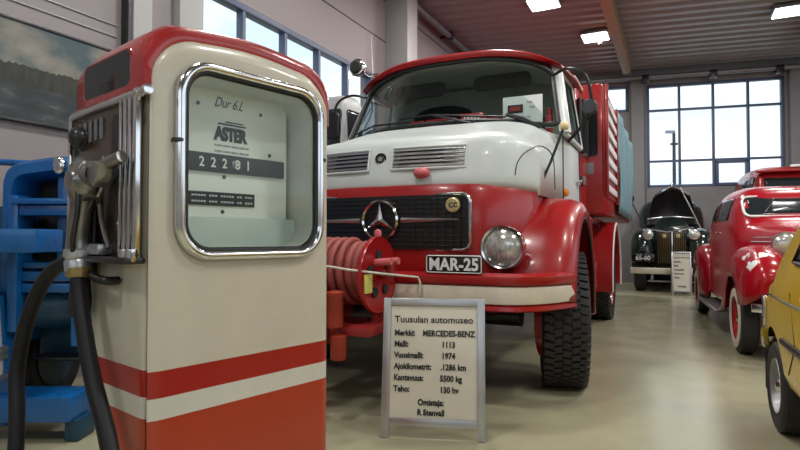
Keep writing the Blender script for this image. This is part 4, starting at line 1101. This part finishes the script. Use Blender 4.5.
# ------------------------------------------------------------------ red vintage car
RC = thing('vintage_car', 'glossy deep red vintage car with three white hearts on its front fender', 'car', at(3.38, 5.68, 22, .77, 0), 22)
cab = arc_body('body_shell', [(-.80, .10, .55, .95), (-.76, .20, .52, 1.10), (-.62, .29, .5, 1.18), (-.3, .36, .5, 1.235), (.2, .46, .48, 1.275), (.6, .54, .45, 1.305), (.82, .60, .42, 1.345), (.90, .615, .42, 1.40), (1.05, .63, .42, 1.63), (1.16, .64, .42, 1.715), (1.4, .655, .40, 1.77), (1.8, .67, .38, 1.795), (2.3, .67, .38, 1.785), (2.8, .65, .40, 1.68), (3.3, .60, .42, 1.42), (3.8, .50, .45, 1.08), (4.15, .36, .5, .74)], 'carred', RC, .05, 0, 5.)
bv = bvh_of(cab)
w_, rg = decal('windscreen', bv, rrect(0, 1.515, 1.02, .235, .07, 8), lambda a, b: (a, -1.2, b), (0, 1, 0), 'darkglass', RC)
bm = new(); tube(bm, [p + Vector((0, -.006, 0)) for p in rg], .014, 8, True); obj('windscreen_trim', bm, 'plate', RC)
for x in (-.22, .22):
    bm = new(); tube(bm, [(x, .90, 1.62), (x - .04, .88, 1.54), (x - .10, .845, 1.45)], .006, 6); obj('wiper', bm, 'chrome', RC)
for s in (1, -1):
    for (y0, y1) in ((1.30, 1.92), (2.02, 2.56)):
        ol = rrect((y0 + y1) / 2, 1.50, y1 - y0, .27, .07, 6)
        w_, rg = decal('side_window', bv, ol, lambda a, b: (s * 1.5, a, b), (-s, 0, 0), 'darkglass', RC)
    ol = [(1.18, .55), (1.18, 1.25), (1.22, 1.68), (1.96, 1.70), (1.96, .5)]
    bm = new(); tube(bm, [Vector(bv.ray_cast(Vector((s * 1.5, a, b)), Vector((-s, 0, 0)))[0]) for a, b in smooth_path([(q[0], q[1], 0) for q in ol], 5) for a, b in [(a, b)]] if False else [Vector(bv.ray_cast(Vector((s * 1.5, q[0], q[1])), Vector((-s, 0, 0)))[0]) for q in ol], .005, 6); obj('door_seam', bm, 'darkint', RC)
    p = Vector(bv.ray_cast(Vector((s * 1.5, 1.85, 1.22)), Vector((-s, 0, 0)))[0]); bm = new(); box(bm, p + Vector((s * .02, 0, 0)), (.03, .12, .025), .008); obj('door_handle', bm, 'chrome', RC)
    bm = new()
    for k in range(4):
        tube(bm, [Vector(bv.ray_cast(Vector((s * 1.5, y, 1.02 + k * .045)), Vector((-s, 0, 0)))[0]) for y in (-.35, -.1, .15, .4, .6)], .006, 6)
    obj('bonnet_louvres', bm, 'chrome', RC)
    def zb(y): return .34 + math.sqrt(max(0, .43 ** 2 - y * y)) if abs(y) < .36 else lerp(.47, .30, min(1, max(0, (y - .36) / .5))) if y > 0 else lerp(.56, .50, min(1, (-y - .36) / .3))
    rows_ = [(-.80, .05, .66, .72), (-.75, .14, .60, .86), (-.62, .195, .54, .98), (-.40, .215, .52, 1.05), (-.1, .22, .5, 1.075), (.2, .215, .5, 1.03), (.5, .205, .4, .86), (.8, .195, .32, .56), (1.0, .19, .285, .38), (1.2, .185, .27, .31)]
    def fend(name, rows_, yc, cutr=.36):
        rings = []; N = 44
        for i in range(N + 1):
            y = lerp(rows_[0][0], rows_[-1][0], i / N); w, za, zt = sample(rows_, y)
            q = y - yc
            if abs(q) < .43: za = max(za if abs(q) > .4 else 0, .34 + math.sqrt(.43 ** 2 - q * q))
            zt = max(zt, za + .02)
            rings.append([(x, y, z) for x, z in arch(w, za, zt, 2.6, 20, s * .58)])
        bm = new(); loft(bm, rings, closed=False); return obj(name, bm, 'carred', RC, 60, solid=.012)
    ff = fend('front_fender', rows_, 0)
    fend('rear_fender', [(2.55, .12, .30, .42), (2.75, .18, .32, .80), (3.0, .205, .4, 1.0), (3.3, .21, .5, 1.06), (3.6, .2, .5, 1.0), (3.95, .17, .5, .80), (4.2, .08, .5, .62)], 3.3)
    fb = bvh_of(ff)
    if s < 0:
        hd_ = Vector((.42, 1, -.30)).normalized(); e1 = hd_.cross(Vector((0, 0, 1))).normalized(); e2 = e1.cross(hd_)
        for hx, hz, hr, tl in ((-.08, .05, .048, .45), (.08, .045, .048, -.5), (.0, -.065, .062, .05)):
            decal('heart_decal', fb, heart(hx, hz, hr, tl), lambda a, b: Vector((-.665, -.46, .925)) - hd_ * .8 + e1 * a + e2 * b, hd_, 'plate', ff, .008, .003)
    bm = new(); box(bm, (s * .68, 1.95, .275), (.26, 1.6, .035), .01); obj('running_board', bm, 'steelgrey', RC)
    bm = new()
    for k in range(5): box(bm, (s * (.58 + .045 * k), 1.95, .296), (.018, 1.5, .008))
    obj('tread_strips', bm, 'black', RC, 0)
    for yy in (0, 3.3): wheel(RC, s * .765, yy, .345, .16, s, tread='grooves', rim='carred', wall='cream', hub='chrome')
    bm = new(); lathe(bm, [(0, .20), (.05, .17), (.09, .10), (.112, .02), (.122, 0), (.118, -.02), (.108, -.015), (0, -.01)], 28, (s * .395, -.32, 1.085), 'y'); h = obj('headlight', bm, 'chrome', RC, 60)
    bm = new(); lathe(bm, [(0, -.045), (.05, -.04), (.09, -.028), (.11, -.012), (0, 0)], 28, (s * .395, -.32, 1.085), 'y'); obj('headlight_lens', bm, 'lens', h, 60)
    bm = new(); tube(bm, [(s * .40, -.28, 1.0), (s * .43, -.27, .93)], .03, 8); obj('headlight_stem', bm, 'carred', h)
bm = new(); rings = []
for i in range(25):
    x = -.76 + 1.52 * i / 24; y = -.95 + .16 * abs(x / .76) ** 2.5
    rings.append([(x, y - .012, .50), (x, y - .022, .53), (x, y - .012, .57), (x, y + .01, .575), (x, y + .01, .495)])
loft(bm, rings); obj('front_bumper', bm, 'chrome', RC)
for s in (1, -1):
    bm = new(); box(bm, (s * .3, -.75, .52), (.05, .36, .05)); obj('bumper_bracket', bm, 'darksteel', RC)
bm = new()
for k in range(-5, 6):
    x = k * .028
    tube(bm, [(x, -.82 + abs(x) * .5, .62), (x, -.83 + abs(x) * .5, .85), (x, -.78 + abs(x) * .5, 1.06)], .007, 6)
obj('grille_bars', bm, 'chrome', RC)
bm = new(); box(bm, (0, 1.6, .40), (1.0, 4.6, .14), .02); obj('chassis', bm, 'darksteel', RC)
bm = new(); tube(bm, [(.0, -.55, 1.19), (0, .2, 1.282), (0, .8, 1.345)], .008, 6); obj('bonnet_strip', bm, 'chrome', RC)

# ------------------------------------------------------------------ red fire engine behind the red car
FE = thing('fire_engine', 'old red fire engine whose roof with black beacon rises behind the red car', 'truck', at(7.95, 11.1, 20, .25, 0), 20)
FE.scale = (1, 1, 1.09)
body = arc_body('body_shell', [(-.9, .55, .6, 1.2), (-.8, .62, .55, 1.38), (-.2, .72, .5, 1.52), (.25, .85, .5, 1.62), (.35, .88, .5, 1.75), (.58, .9, .5, 2.30), (.66, .92, .5, 2.40), (1.0, .95, .5, 2.47), (2.0, .95, .5, 2.49), (2.7, .9, .5, 2.45), (2.75, .88, .5, 2.40)], 'red', FE, .07, 0, 8.)
bv = bvh_of(body)
decal('windscreen', bv, rrect(0, 2.02, 1.5, .40, .06, 6), lambda a, b: (a, -2, b), (0, 1, 0), 'darkglass', FE)
bm = new(); box(bm, (0, .52, 2.345), (1.82, .2, .05), .02); obj('sun_visor', bm, 'red', FE)
for s in (1, -1):
    decal('side_window', bv, rrect(1.15, 2.05, .9, .40, .06, 6), lambda a, b: (s * 2, a, b), (-s, 0, 0), 'darkglass', FE)
    bm = new(); tube(bm, [(s * .90, .5, 2.2), (s * 1.0, .42, 2.22), (s * 1.04, .4, 2.1)], .012, 6); ma = obj('mirror_arm', bm, 'black', FE)
    bm = new(); box(bm, (s * 1.04, .4, 2.0), (.12, .04, .2), .02); obj('mirror_shell', bm, 'black', ma)
    for yy in (-.1, 2.2): wheel(FE, s * .95, yy, .45, .24, s, tread='grooves', rim='red')
bm = new(); lathe(bm, [(.0, 2.45), (.045, 2.46), (.03, 2.5), (.03, 2.55), (.075, 2.57), (.08, 2.64), (.05, 2.70), (0, 2.71)], 20, (.32, .9, 0)); obj('beacon', bm, 'black', FE, 60)
bm = new(); box(bm, (-.1, .62, 2.44), (.30, .08, .05), .012); obj('roof_sign', bm, 'plate', FE)

# ------------------------------------------------------------------ dark vintage car with its bonnet up
DC = thing('vintage_car', 'very dark green vintage car with raised bonnet and plate 65-60 before the far window', 'car', (5.75, 12.05, 0), 25)
body = arc_body('cab_body', [(1.0, .60, .5, 1.45), (1.1, .68, .45, 1.62), (1.35, .72, .42, 1.98), (1.6, .75, .42, 2.06), (2.2, .75, .42, 2.05), (2.26, .74, .42, 1.98)], 'darkgreen', DC, .08, .08, 5.)
bv = bvh_of(body)
decal('windscreen', bv, rrect(.08, 1.78, 1.1, .26, .06, 6), lambda a, b: (a, -1, b), (0, 1, 0), 'darkglass', DC)
bm = new(); box(bm, (.08, .55, .72), (.66, 1.3, .5), .04); box(bm, (.08, .55, 1.1), (.72, 1.1, .1), .02); obj('engine_bay', bm, 'black', DC)
bm = new(); box(bm, (.05, .5, 1.25), (.22, .7, .22), .04); cyl(bm, (.05, .1, 1.30), (.05, .7, 1.30), .08); obj('engine', bm, 'darksteel', DC)
for s in (1, -1):
    x0 = .06 + s * .56
    rings = []
    for i in range(33):
        y = lerp(-.42, 1.3, i / 32); w, za, zt = sample([(-.42, .05, .70, .80), (-.36, .16, .6, 1.05), (-.2, .22, .55, 1.26), (.1, .24, .5, 1.36), (.4, .23, .45, 1.30), (.8, .21, .4, .95), (1.1, .2, .35, .55), (1.3, .19, .33, .40)], y)
        q = y - .12
        if abs(q) < .5: za = max(0 if abs(q) < .46 else za, .40 + math.sqrt(.5 ** 2 - q * q))
        zt = max(zt, za + .02); rings.append([(x, y, z) for x, z in arch(w, za, zt, 2.6, 18, x0)])
    bm = new(); loft(bm, rings, closed=False); obj('front_fender', bm, 'darkgreen', DC, 60, solid=.015)
    wheel(DC, .06 + s * .72, .12, .42, .24, s, tread='grooves', rim='darkgreen'); wheel(DC, .06 + s * .72, 2.0, .42, .24, s, tread='grooves', rim='darkgreen')
    bm = new(); lathe(bm, [(0, .16), (.06, .12), (.10, .03), (.115, 0), (.11, -.025), (0, -.03)], 24, (.06 + s * .44, -.33, 1.22), 'y'); h = obj('headlight', bm, 'chrome', DC, 60)
    bm = new(); lathe(bm, [(0, -.05), (.06, -.045), (.10, -.025), (0, -.01)], 24, (.06 + s * .44, -.33, 1.22), 'y'); obj('headlight_lens', bm, 'lens', h, 60)
bm = new()
for s in (1, -1):
    for k in range(7):
        x = .08 + s * (.045 + k * .035); tube(bm, [(x, -.36 + .03 * k, .62), (x, -.38 + .03 * k, .95), (x, -.33 + .03 * k, 1.26)], .009, 6)
gr = obj('grille', bm, 'brass', DC)
bm = new(); prism(bm, [(.08 - .29, 0), (.08 + .29, 0), (.08 + .24, .2), (.08 - .24, .2)], .60, 1.27, 'xy') if False else box(bm, (.08, -.10, .93), (.58, .16, .68), .03); obj('radiator', bm, 'darkint', DC)
bm = new(); tube(bm, [(.08, -.40, .6), (.08, -.42, .95), (.08, -.37, 1.28)], .018, 8); obj('grille_spine', bm, 'chrome', gr)
for x in (-.06, .20):
    bm = new(); lathe(bm, [(0, -.02), (.04, -.015), (.045, 0), (0, .01)], 16, (x, -.39, 1.19), 'y'); obj('grille_badge', bm, 'gold', gr)
rings = []
for i in range(21):
    x = -.72 + 1.56 * i / 20; y = -.58 + .14 * abs((x - .06) / .78) ** 2.5; rings.append([(x, y - .02, .41), (x, y - .03, .46), (x, y - .02, .52), (x, y + .02, .53), (x, y + .02, .40)])
bm = new(); loft(bm, rings); bp_ = obj('front_bumper', bm, 'cream', DC)
bm = new(); box(bm, (.06, -.48, .25), (.9, .03, .03)); 
for x in (-.3, .4): box(bm, (x, -.46, .34), (.05, .08, .16))
obj('bumper_stay', bm, 'steelgrey', bp_)
bm = new(); prism(bm, rrect(-.47, .735, .44, .16, .015), -.52, -.50, bev=.004); pl = obj('number_plate', bm, 'black', DC)
text('plate_letters', '65-60', .13, 'plate', pl, face_front(-.47, -.523, .69), .003, .002, .95, 'CENTER')
# raised bonnet
rings = []
for i in range(13):
    t_ = i / 12; w = lerp(.53, .36, t_ ** 1.3); z = 1.42 + .90 * t_; y = 1.0 - .22 * t_ + .12 * math.sin(PI * t_)
    rings.append([(.10 + w * u, y + .20 * (u * u) * -1 + .10, z - .22 * t_ * abs(u) ** 1.3) for u in [-1 + .1 * j for j in range(21)]])
bm = new(); loft(bm, rings, closed=False); hd = obj('bonnet', bm, 'black', DC, 60, solid=.025)
bm = new(); tube(bm, [Vector(p) + Vector((0, -.02, 0)) for p in rings[-1]], .022, 8); obj('bonnet_lip', bm, 'chrome', hd)
bm = new(); tube(bm, [Vector(p) + Vector((0, -.02, .0)) for p in rings[3]], .02, 8); obj('bonnet_brace', bm, 'alu', hd)
bm = new(); box(bm, Vector(rings[-1][10]) + Vector((0, -.03, .03)), (.05, .05, .09), .015); obj('bonnet_ornament', bm, 'chrome', hd)
bm = new(); tube(bm, [(.28, .70, 2.28), (.72, .55, 1.24)], .018, 8); obj('bonnet_prop', bm, 'alu', DC)
bm = new(); tube(bm, [(-.40, -.2, 1.34), (.0, -.25, 1.27), (.5, -.2, 1.36)], .014, 8); obj('cross_rod', bm, 'chrome', DC)
bm = new(); tube(bm, [(-.42, .3, 1.35), (-.62, .25, 1.75), (-.72, .22, 1.98)], .012, 8); ma = obj('mirror_arm', bm, 'black', DC)
bm = new(); lathe(bm, [(0, -.02), (.07, -.015), (.08, 0), (.06, .03), (0, .05)], 18, (-.73, .2, 2.03), 'y'); obj('mirror_shell', bm, 'black', ma, 60)
bm = new(); cyl(bm, (.06, .12, .42), (.06, .12, .42001), .01); bm.free()
bm = new(); cyl(bm, (-.6, .12, .42), (.72, .12, .42), .05); obj('front_axle', bm, 'darksteel', DC)

# ------------------------------------------------------------------ yellow hatchback
YC = thing('hatchback_car', 'small ochre yellow hatchback with a black side strip at the right edge', 'car', at(2.2467, 3.3827, 24, .72, 0), 24)
ys = [(-3.25, .60, .42, .70, .70, .60), (-3.18, .68, .34, .78, .79, .64), (-2.9, .72, .30, .84, .86, .66), (-2.35, .735, .30, .90, .94, .69), (-2.2, .735, .30, .91, .98, .69), (-1.75, .735, .30, .92, 1.36, .63), (-1.55, .735, .30, .92, 1.42, .62), (-1.0, .735, .30, .92, 1.47, .62), (-.75, .735, .30, .92, 1.44, .62), (-.55, .735, .30, .92, 1.36, .635), (-.25, .735, .30, .91, 1.20, .655), (.02, .73, .32, .88, 1.02, .675), (.20, .72, .34, .84, .88, .68), (.31, .70, .36, .78, .80, .67), (.37, .64, .42, .66, .68, .62)]
N = 90; rings = []
for i in range(N + 1):
    y = lerp(ys[0][0], ys[-1][0], i / N)
    for a, b in zip(ys, ys[1:]):
        if a[0] <= y <= b[0]: t_ = (y - a[0]) / (b[0] - a[0]); w, zb_, zl, zr, wr = [lerp(a[k], b[k], t_) for k in range(1, 6)]; break
    half = [(0, zb_), (w * .8, zb_), (w * .95, zb_ + .03), (w * .985, zb_ + .10), (w, (zb_ + zl) / 2), (w * .995, lerp(zb_, zl, .8)), (w * .98, zl), (lerp(w * .96, wr, .15), lerp(zl, zr, .12)), (lerp(w * .96, wr, .5), lerp(zl, zr, .5)), (lerp(w * .96, wr, .9), lerp(zl, zr, .88)), (wr * .93, lerp(zl, zr, .975)), (wr * .6, zr + .012), (0, zr + .02)]
    rings.append([(x, y, z) for x, z in half] + [(-x, y, z) for x, z in half[-2:0:-1]])
bm = new(); loft(bm, rings); ybody = obj('body_shell', bm, 'yellow', YC, 40)
bc = new()
for s in (1, -1):
    for yy in (0, -2.45): cyl(bc, (s * .48, yy, .30), (s * .95, yy, .30), .315, 36)
cut(ybody, bc); bv = bvh_of(ybody)
for s in (1, -1):
    for yy in (0, -2.45):
        wheel(YC, s * .725, yy, .265, .155, s, tread='grooves', rim='steelgrey', hub='chrome', rr=.60)
    for ol in ([(-1.15, .99), (-1.12, 1.36), (-.80, 1.34), (-.42, 1.02)], [(-1.98, .99), (-1.70, 1.32), (-1.22, 1.36), (-1.22, .99)]):
        fine = []
        for (a, b), (c, d) in zip(ol, ol[1:] + ol[:1]): fine += [(lerp(a, c, k / 6), lerp(b, d, k / 6)) for k in range(6)]
        w_, rg = decal('side_window', bv, fine, lambda a, b: (s * 1.5, a, b), (-s, 0, 0), 'darkglass', YC)
        bm = new(); tube(bm, rg, .012, 6, True); obj('window_seal', bm, 'seal', w_)
    bm = new(); rr_ = []
    for k in range(20):
        y = lerp(-2.1, -.33, k / 19); p = bv.ray_cast(Vector((s * 1.5, y, .585)), Vector((-s, 0, 0)))[0]; x = p.x
        rr_.append([(x - s * .005, y, .565), (x + s * .014, y, .570), (x + s * .018, y, .585), (x + s * .014, y, .600), (x - s * .005, y, .605)])
    loft(bm, rr_); obj('rubbing_strip', bm, 'black', YC)
    bm = new(); tube(bm, [bv.ray_cast(Vector((s * 1.5, y, .80)), Vector((-s, 0, 0)))[0] for y in (-2.6, -2, -1.4, -.8, -.3, .1, .2)], .007, 6); obj('belt_trim', bm, 'chrome', YC)
    bm = new(); box(bm, (s * .64, .345, .30), (.14, .012, .26), .004); obj('mud_flap', bm, 'black', YC)
    bm = new(); tube(bm, [bv.ray_cast(Vector((s * 1.5, y, z)), Vector((-s, 0, 0)))[0] for y, z in ((-.48, .86), (-.62, .60), (-.42, .42))], .004, 6); obj('door_seam', bm, 'darkint', YC)
    bm = new(); box(bm, (s * .55, .375, .60), (.12, .03, .20), .01); obj('tail_lamp', bm, 'redtrim', YC)
rings = []
for i in range(21):
    x = -.74 + 1.48 * i / 20; y = .43 - .16 * abs(x / .74) ** 4; rings.append([(x, y, .46), (x, y + .03, .49), (x, y + .03, .54), (x, y, .57), (x, y - .03, .515)])
bm = new(); loft(bm, rings); bp_ = obj('rear_bumper', bm, 'chrome', YC)
for s in (1, -1):
    bm = new(); box(bm, (s * .70, .38, .60), (.035, .05, .34), .012); obj('bumper_guard', bm, 'chrome', bp_)
decal('rear_window', bv, rrect(0, 1.08, .95, .20, .05, 6), lambda a, b: (a, 1.5, b), (0, -1, 0), 'darkglass', YC)
decal('windscreen', bv, rrect(0, 1.10, 1.0, .24, .05, 6), lambda a, b: (a, -4.5, b), (0, 1, 0), 'darkglass', YC)

# ------------------------------------------------------------------ blue tractor at the left edge
BT = thing('tractor', 'bright blue tractor with barred nose and oval badge behind the fuel pump', 'tractor', (-2.1, 3.3, 0), 0)
def bp2(px, py): return ((px - 40) / 170., 1.15 + (238 - py) / 170.)
def pbox(bm, a, b, c, d, y0, y1, bev=.01):
    x0, z1 = bp2(a, c); x1, z0 = bp2(b, d); box(bm, ((x0 + x1) / 2, (y0 + y1) / 2, (z0 + z1) / 2), (x1 - x0, y1 - y0, z1 - z0), bev); return bm
arc_o = [bp2(*q) for q in ((-3, 345), (-3, 200), (-1, 172), (8, 162), (30, 158), (56, 155), (67, 158), (74, 168), (78, 190), (80, 345))]
arc_i = [bp2(*q) for q in ((10, 345), (12, 215), (14, 190), (20, 180), (36, 177), (54, 175), (60, 177), (64, 184), (66, 196), (68, 345))]
def fit(p): return [(q[0], q[1]) for q in smooth_path([(a, b, 0) for a, b in p], 5)]
o_, i_ = fit(arc_o), fit(arc_i)
rings = []
for a, b in zip(o_, i_):
    c = ((a[0] + b[0]) / 2, (a[1] + b[1]) / 2)
    rings.append([(a[0], .04, a[1]), (a[0], .75, a[1]), (b[0], .75, b[1]), (b[0], .04, b[1]), (lerp(b[0], c[0], .5), -.02, lerp(b[1], c[1], .5)), (lerp(a[0], c[0], .5), -.02, lerp(a[1], c[1], .5))])
bm = new(); loft(bm, rings); hood = obj('hood', bm, 'blue', BT, 50)
bm = new(); prism(bm, [bp2(58 + 5.5 * math.cos(2 * PI * k / 24), 166 + 9 * math.sin(2 * PI * k / 24)) for k in range(24)], -.05, -.01, bev=.008); em = obj('oval_badge', bm, 'chrome', hood, 50)
bm = new(); prism(bm, [bp2(58 + 2.6 * math.cos(2 * PI * k / 16), 166 + 5 * math.sin(2 * PI * k / 16)) for k in range(16)], -.058, -.04); obj('badge_centre', bm, 'steelgrey', hood, 50)
pb_ = new(); pbox(pb_, 14, 70, 178, 300, .18, .5); obj('radiator', pb_, 'darkint', BT)
pb_ = new(); pbox(pb_, 50, 60, 176, 320, .03, .12); obj('grille_post', pb_, 'blue', BT)
pb_ = new(); pbox(pb_, 13, 23, 196, 330, -.08, .06); obj('grille_post', pb_, 'blue', BT)
bm = new(); tube(bm, [(*bp2(-45, 158)[:1], .1, bp2(-45, 158)[1]), (bp2(14, 161)[0], .1, bp2(14, 161)[1])], .02, 10); obj('tie_bar', bm, 'blue', BT)
pb_ = new(); pbox(pb_, -40, -3, 205, 330, .1, .6); obj('side_cowl', pb_, 'darkblue', BT)
for (c, d, y0) in ((199, 205, -.1), (205.5, 216, -.07), (262, 268, -.04), (271, 281, -.04), (283, 292, -.04)):
    pb_ = new(); pbox(pb_, 18, 72, c, d, y0, .04, .008); obj('grille_bar', pb_, 'blue', BT)
pb_ = new(); pbox(pb_, -30, 78, 230, 251, -.42, -.18, .01); obj('front_beam', pb_, 'blue', BT)
for px in (16, 58):
    pb_ = new(); pbox(pb_, px, px + 8, 232, 246, -.2, .2); obj('beam_bracket', pb_, 'darkblue', BT)
x0, z0 = bp2(38, 308)
bm = new(); rings = []
for i in range(13):
    u = -1 + 2 * i / 12; x = x0 + u * .24; r_ = .14 * (1 - abs(u) ** 3 * .6); rings.append([(x, .15 + r_ * 1.2 * math.cos(2 * PI * k / 20), z0 + r_ * math.sin(2 * PI * k / 20)) for k in range(20)])
loft(bm, rings); obj('sump_housing', bm, 'darkblue', BT, 60)
bm = new(); prism(bm, [bp2(-30, 425), bp2(16, 420), bp2(24, 395), bp2(14, 360), bp2(10, 295), bp2(-8, 285), bp2(-30, 300)], -.10, .0, bev=.012); obj('side_plate', bm, 'blue', BT, 30)
bm = new(); tube(bm, [(bp2(8, 300)[0], -.11, bp2(8, 300)[1]), (bp2(13, 350)[0], -.115, bp2(13, 350)[1]), (bp2(14, 375)[0], -.12, bp2(14, 375)[1])], .012, 8)
for q in (345, 352, 372): lathe(bm, [(0, -.04), (.022, -.035), (.022, .03), (0, .04)], 12, (bp2(15, q)[0], -.13, bp2(15, q)[1]), 'y')
obj('linkage_bolts', bm, 'alu', BT)
pb_ = new(); pbox(pb_, -25, 84, 389, 413, -.16, .10, .012); obj('lower_beam', pb_, 'blue', BT)
for px in (-14, 82):
    bm = new(); x, z = bp2(px, 413); box(bm, (x, -.03, z / 2 + .004), (.08, .18, z), .01); obj('beam_foot', bm, 'darkblue', BT)
bm = new(); x, z = bp2(44, 352); box(bm, (x, .35, .42), (.34, .5, .015), .004); box(bm, (x, .42, .46), (.12, .2, .07), .02); tube(bm, [(x + .05, .3, .43), (x + .12, .2, .50), (x + .16, .12, .44)], .01, 8); obj('tool_tray', bm, 'darksteel', BT)
for s in (1, -1): wheel(BT, -.0 + s * .44, .62, .34, .16, s, tread='grooves', rim='darkblue')
bm = new(); box(bm, (0, .6, .42), (.6, .14, .12), .02); box(bm, (0, .5, .62), (.36, .5, .5), .03); obj('axle_beam', bm, 'darkblue', BT)

# ------------------------------------------------------------------ van between truck and wall
VN = in_truck('pickup_truck', 'light grey pickup with a tall cab between the fire truck and the window wall', 'truck', (-1.96, 2.15, 0))
gr_ = mat('light_grey_paint', (.36, .37, .365), .4, noise=.08)
body = arc_body('cab_body', [(-.12, .34, .4, 1.5), (.0, .38, .35, 2.2), (.06, .39, .35, 2.78), (.14, .395, .35, 2.90), (.3, .40, .35, 2.94), (.50, .40, .35, 2.94), (.56, .38, .35, 2.85)], gr_, VN, .04, 0, 9.)
bv = bvh_of(body)
decal('windscreen', bv, rrect(0, 2.42, .66, .62, .06, 6), lambda a, b: (a, -1.5, b), (0, 1, 0), 'darkglass', VN)
bm = new(); box(bm, (0, 1.4, .62), (.78, 1.64, .12), .02)
for x in (-.37, .37): box(bm, (x, 1.4, .85), (.04, 1.64, .36), .01)
box(bm, (0, 2.2, .85), (.76, .04, .36), .01); box(bm, (0, 1.3, .48), (.4, 1.8, .16), .01); obj('cargo_bed', bm, gr_, VN)
for s in (1, -1):
    decal('side_window', bv, rrect(.27, 2.42, .34, .62, .06, 6), lambda a, b: (s * 1.5, a, b), (-s, 0, 0), 'darkglass', VN)
    for yy in (.28, 1.8): wheel(VN, s * .41, yy, .35, .18, s, tread='grooves', rim='alu')
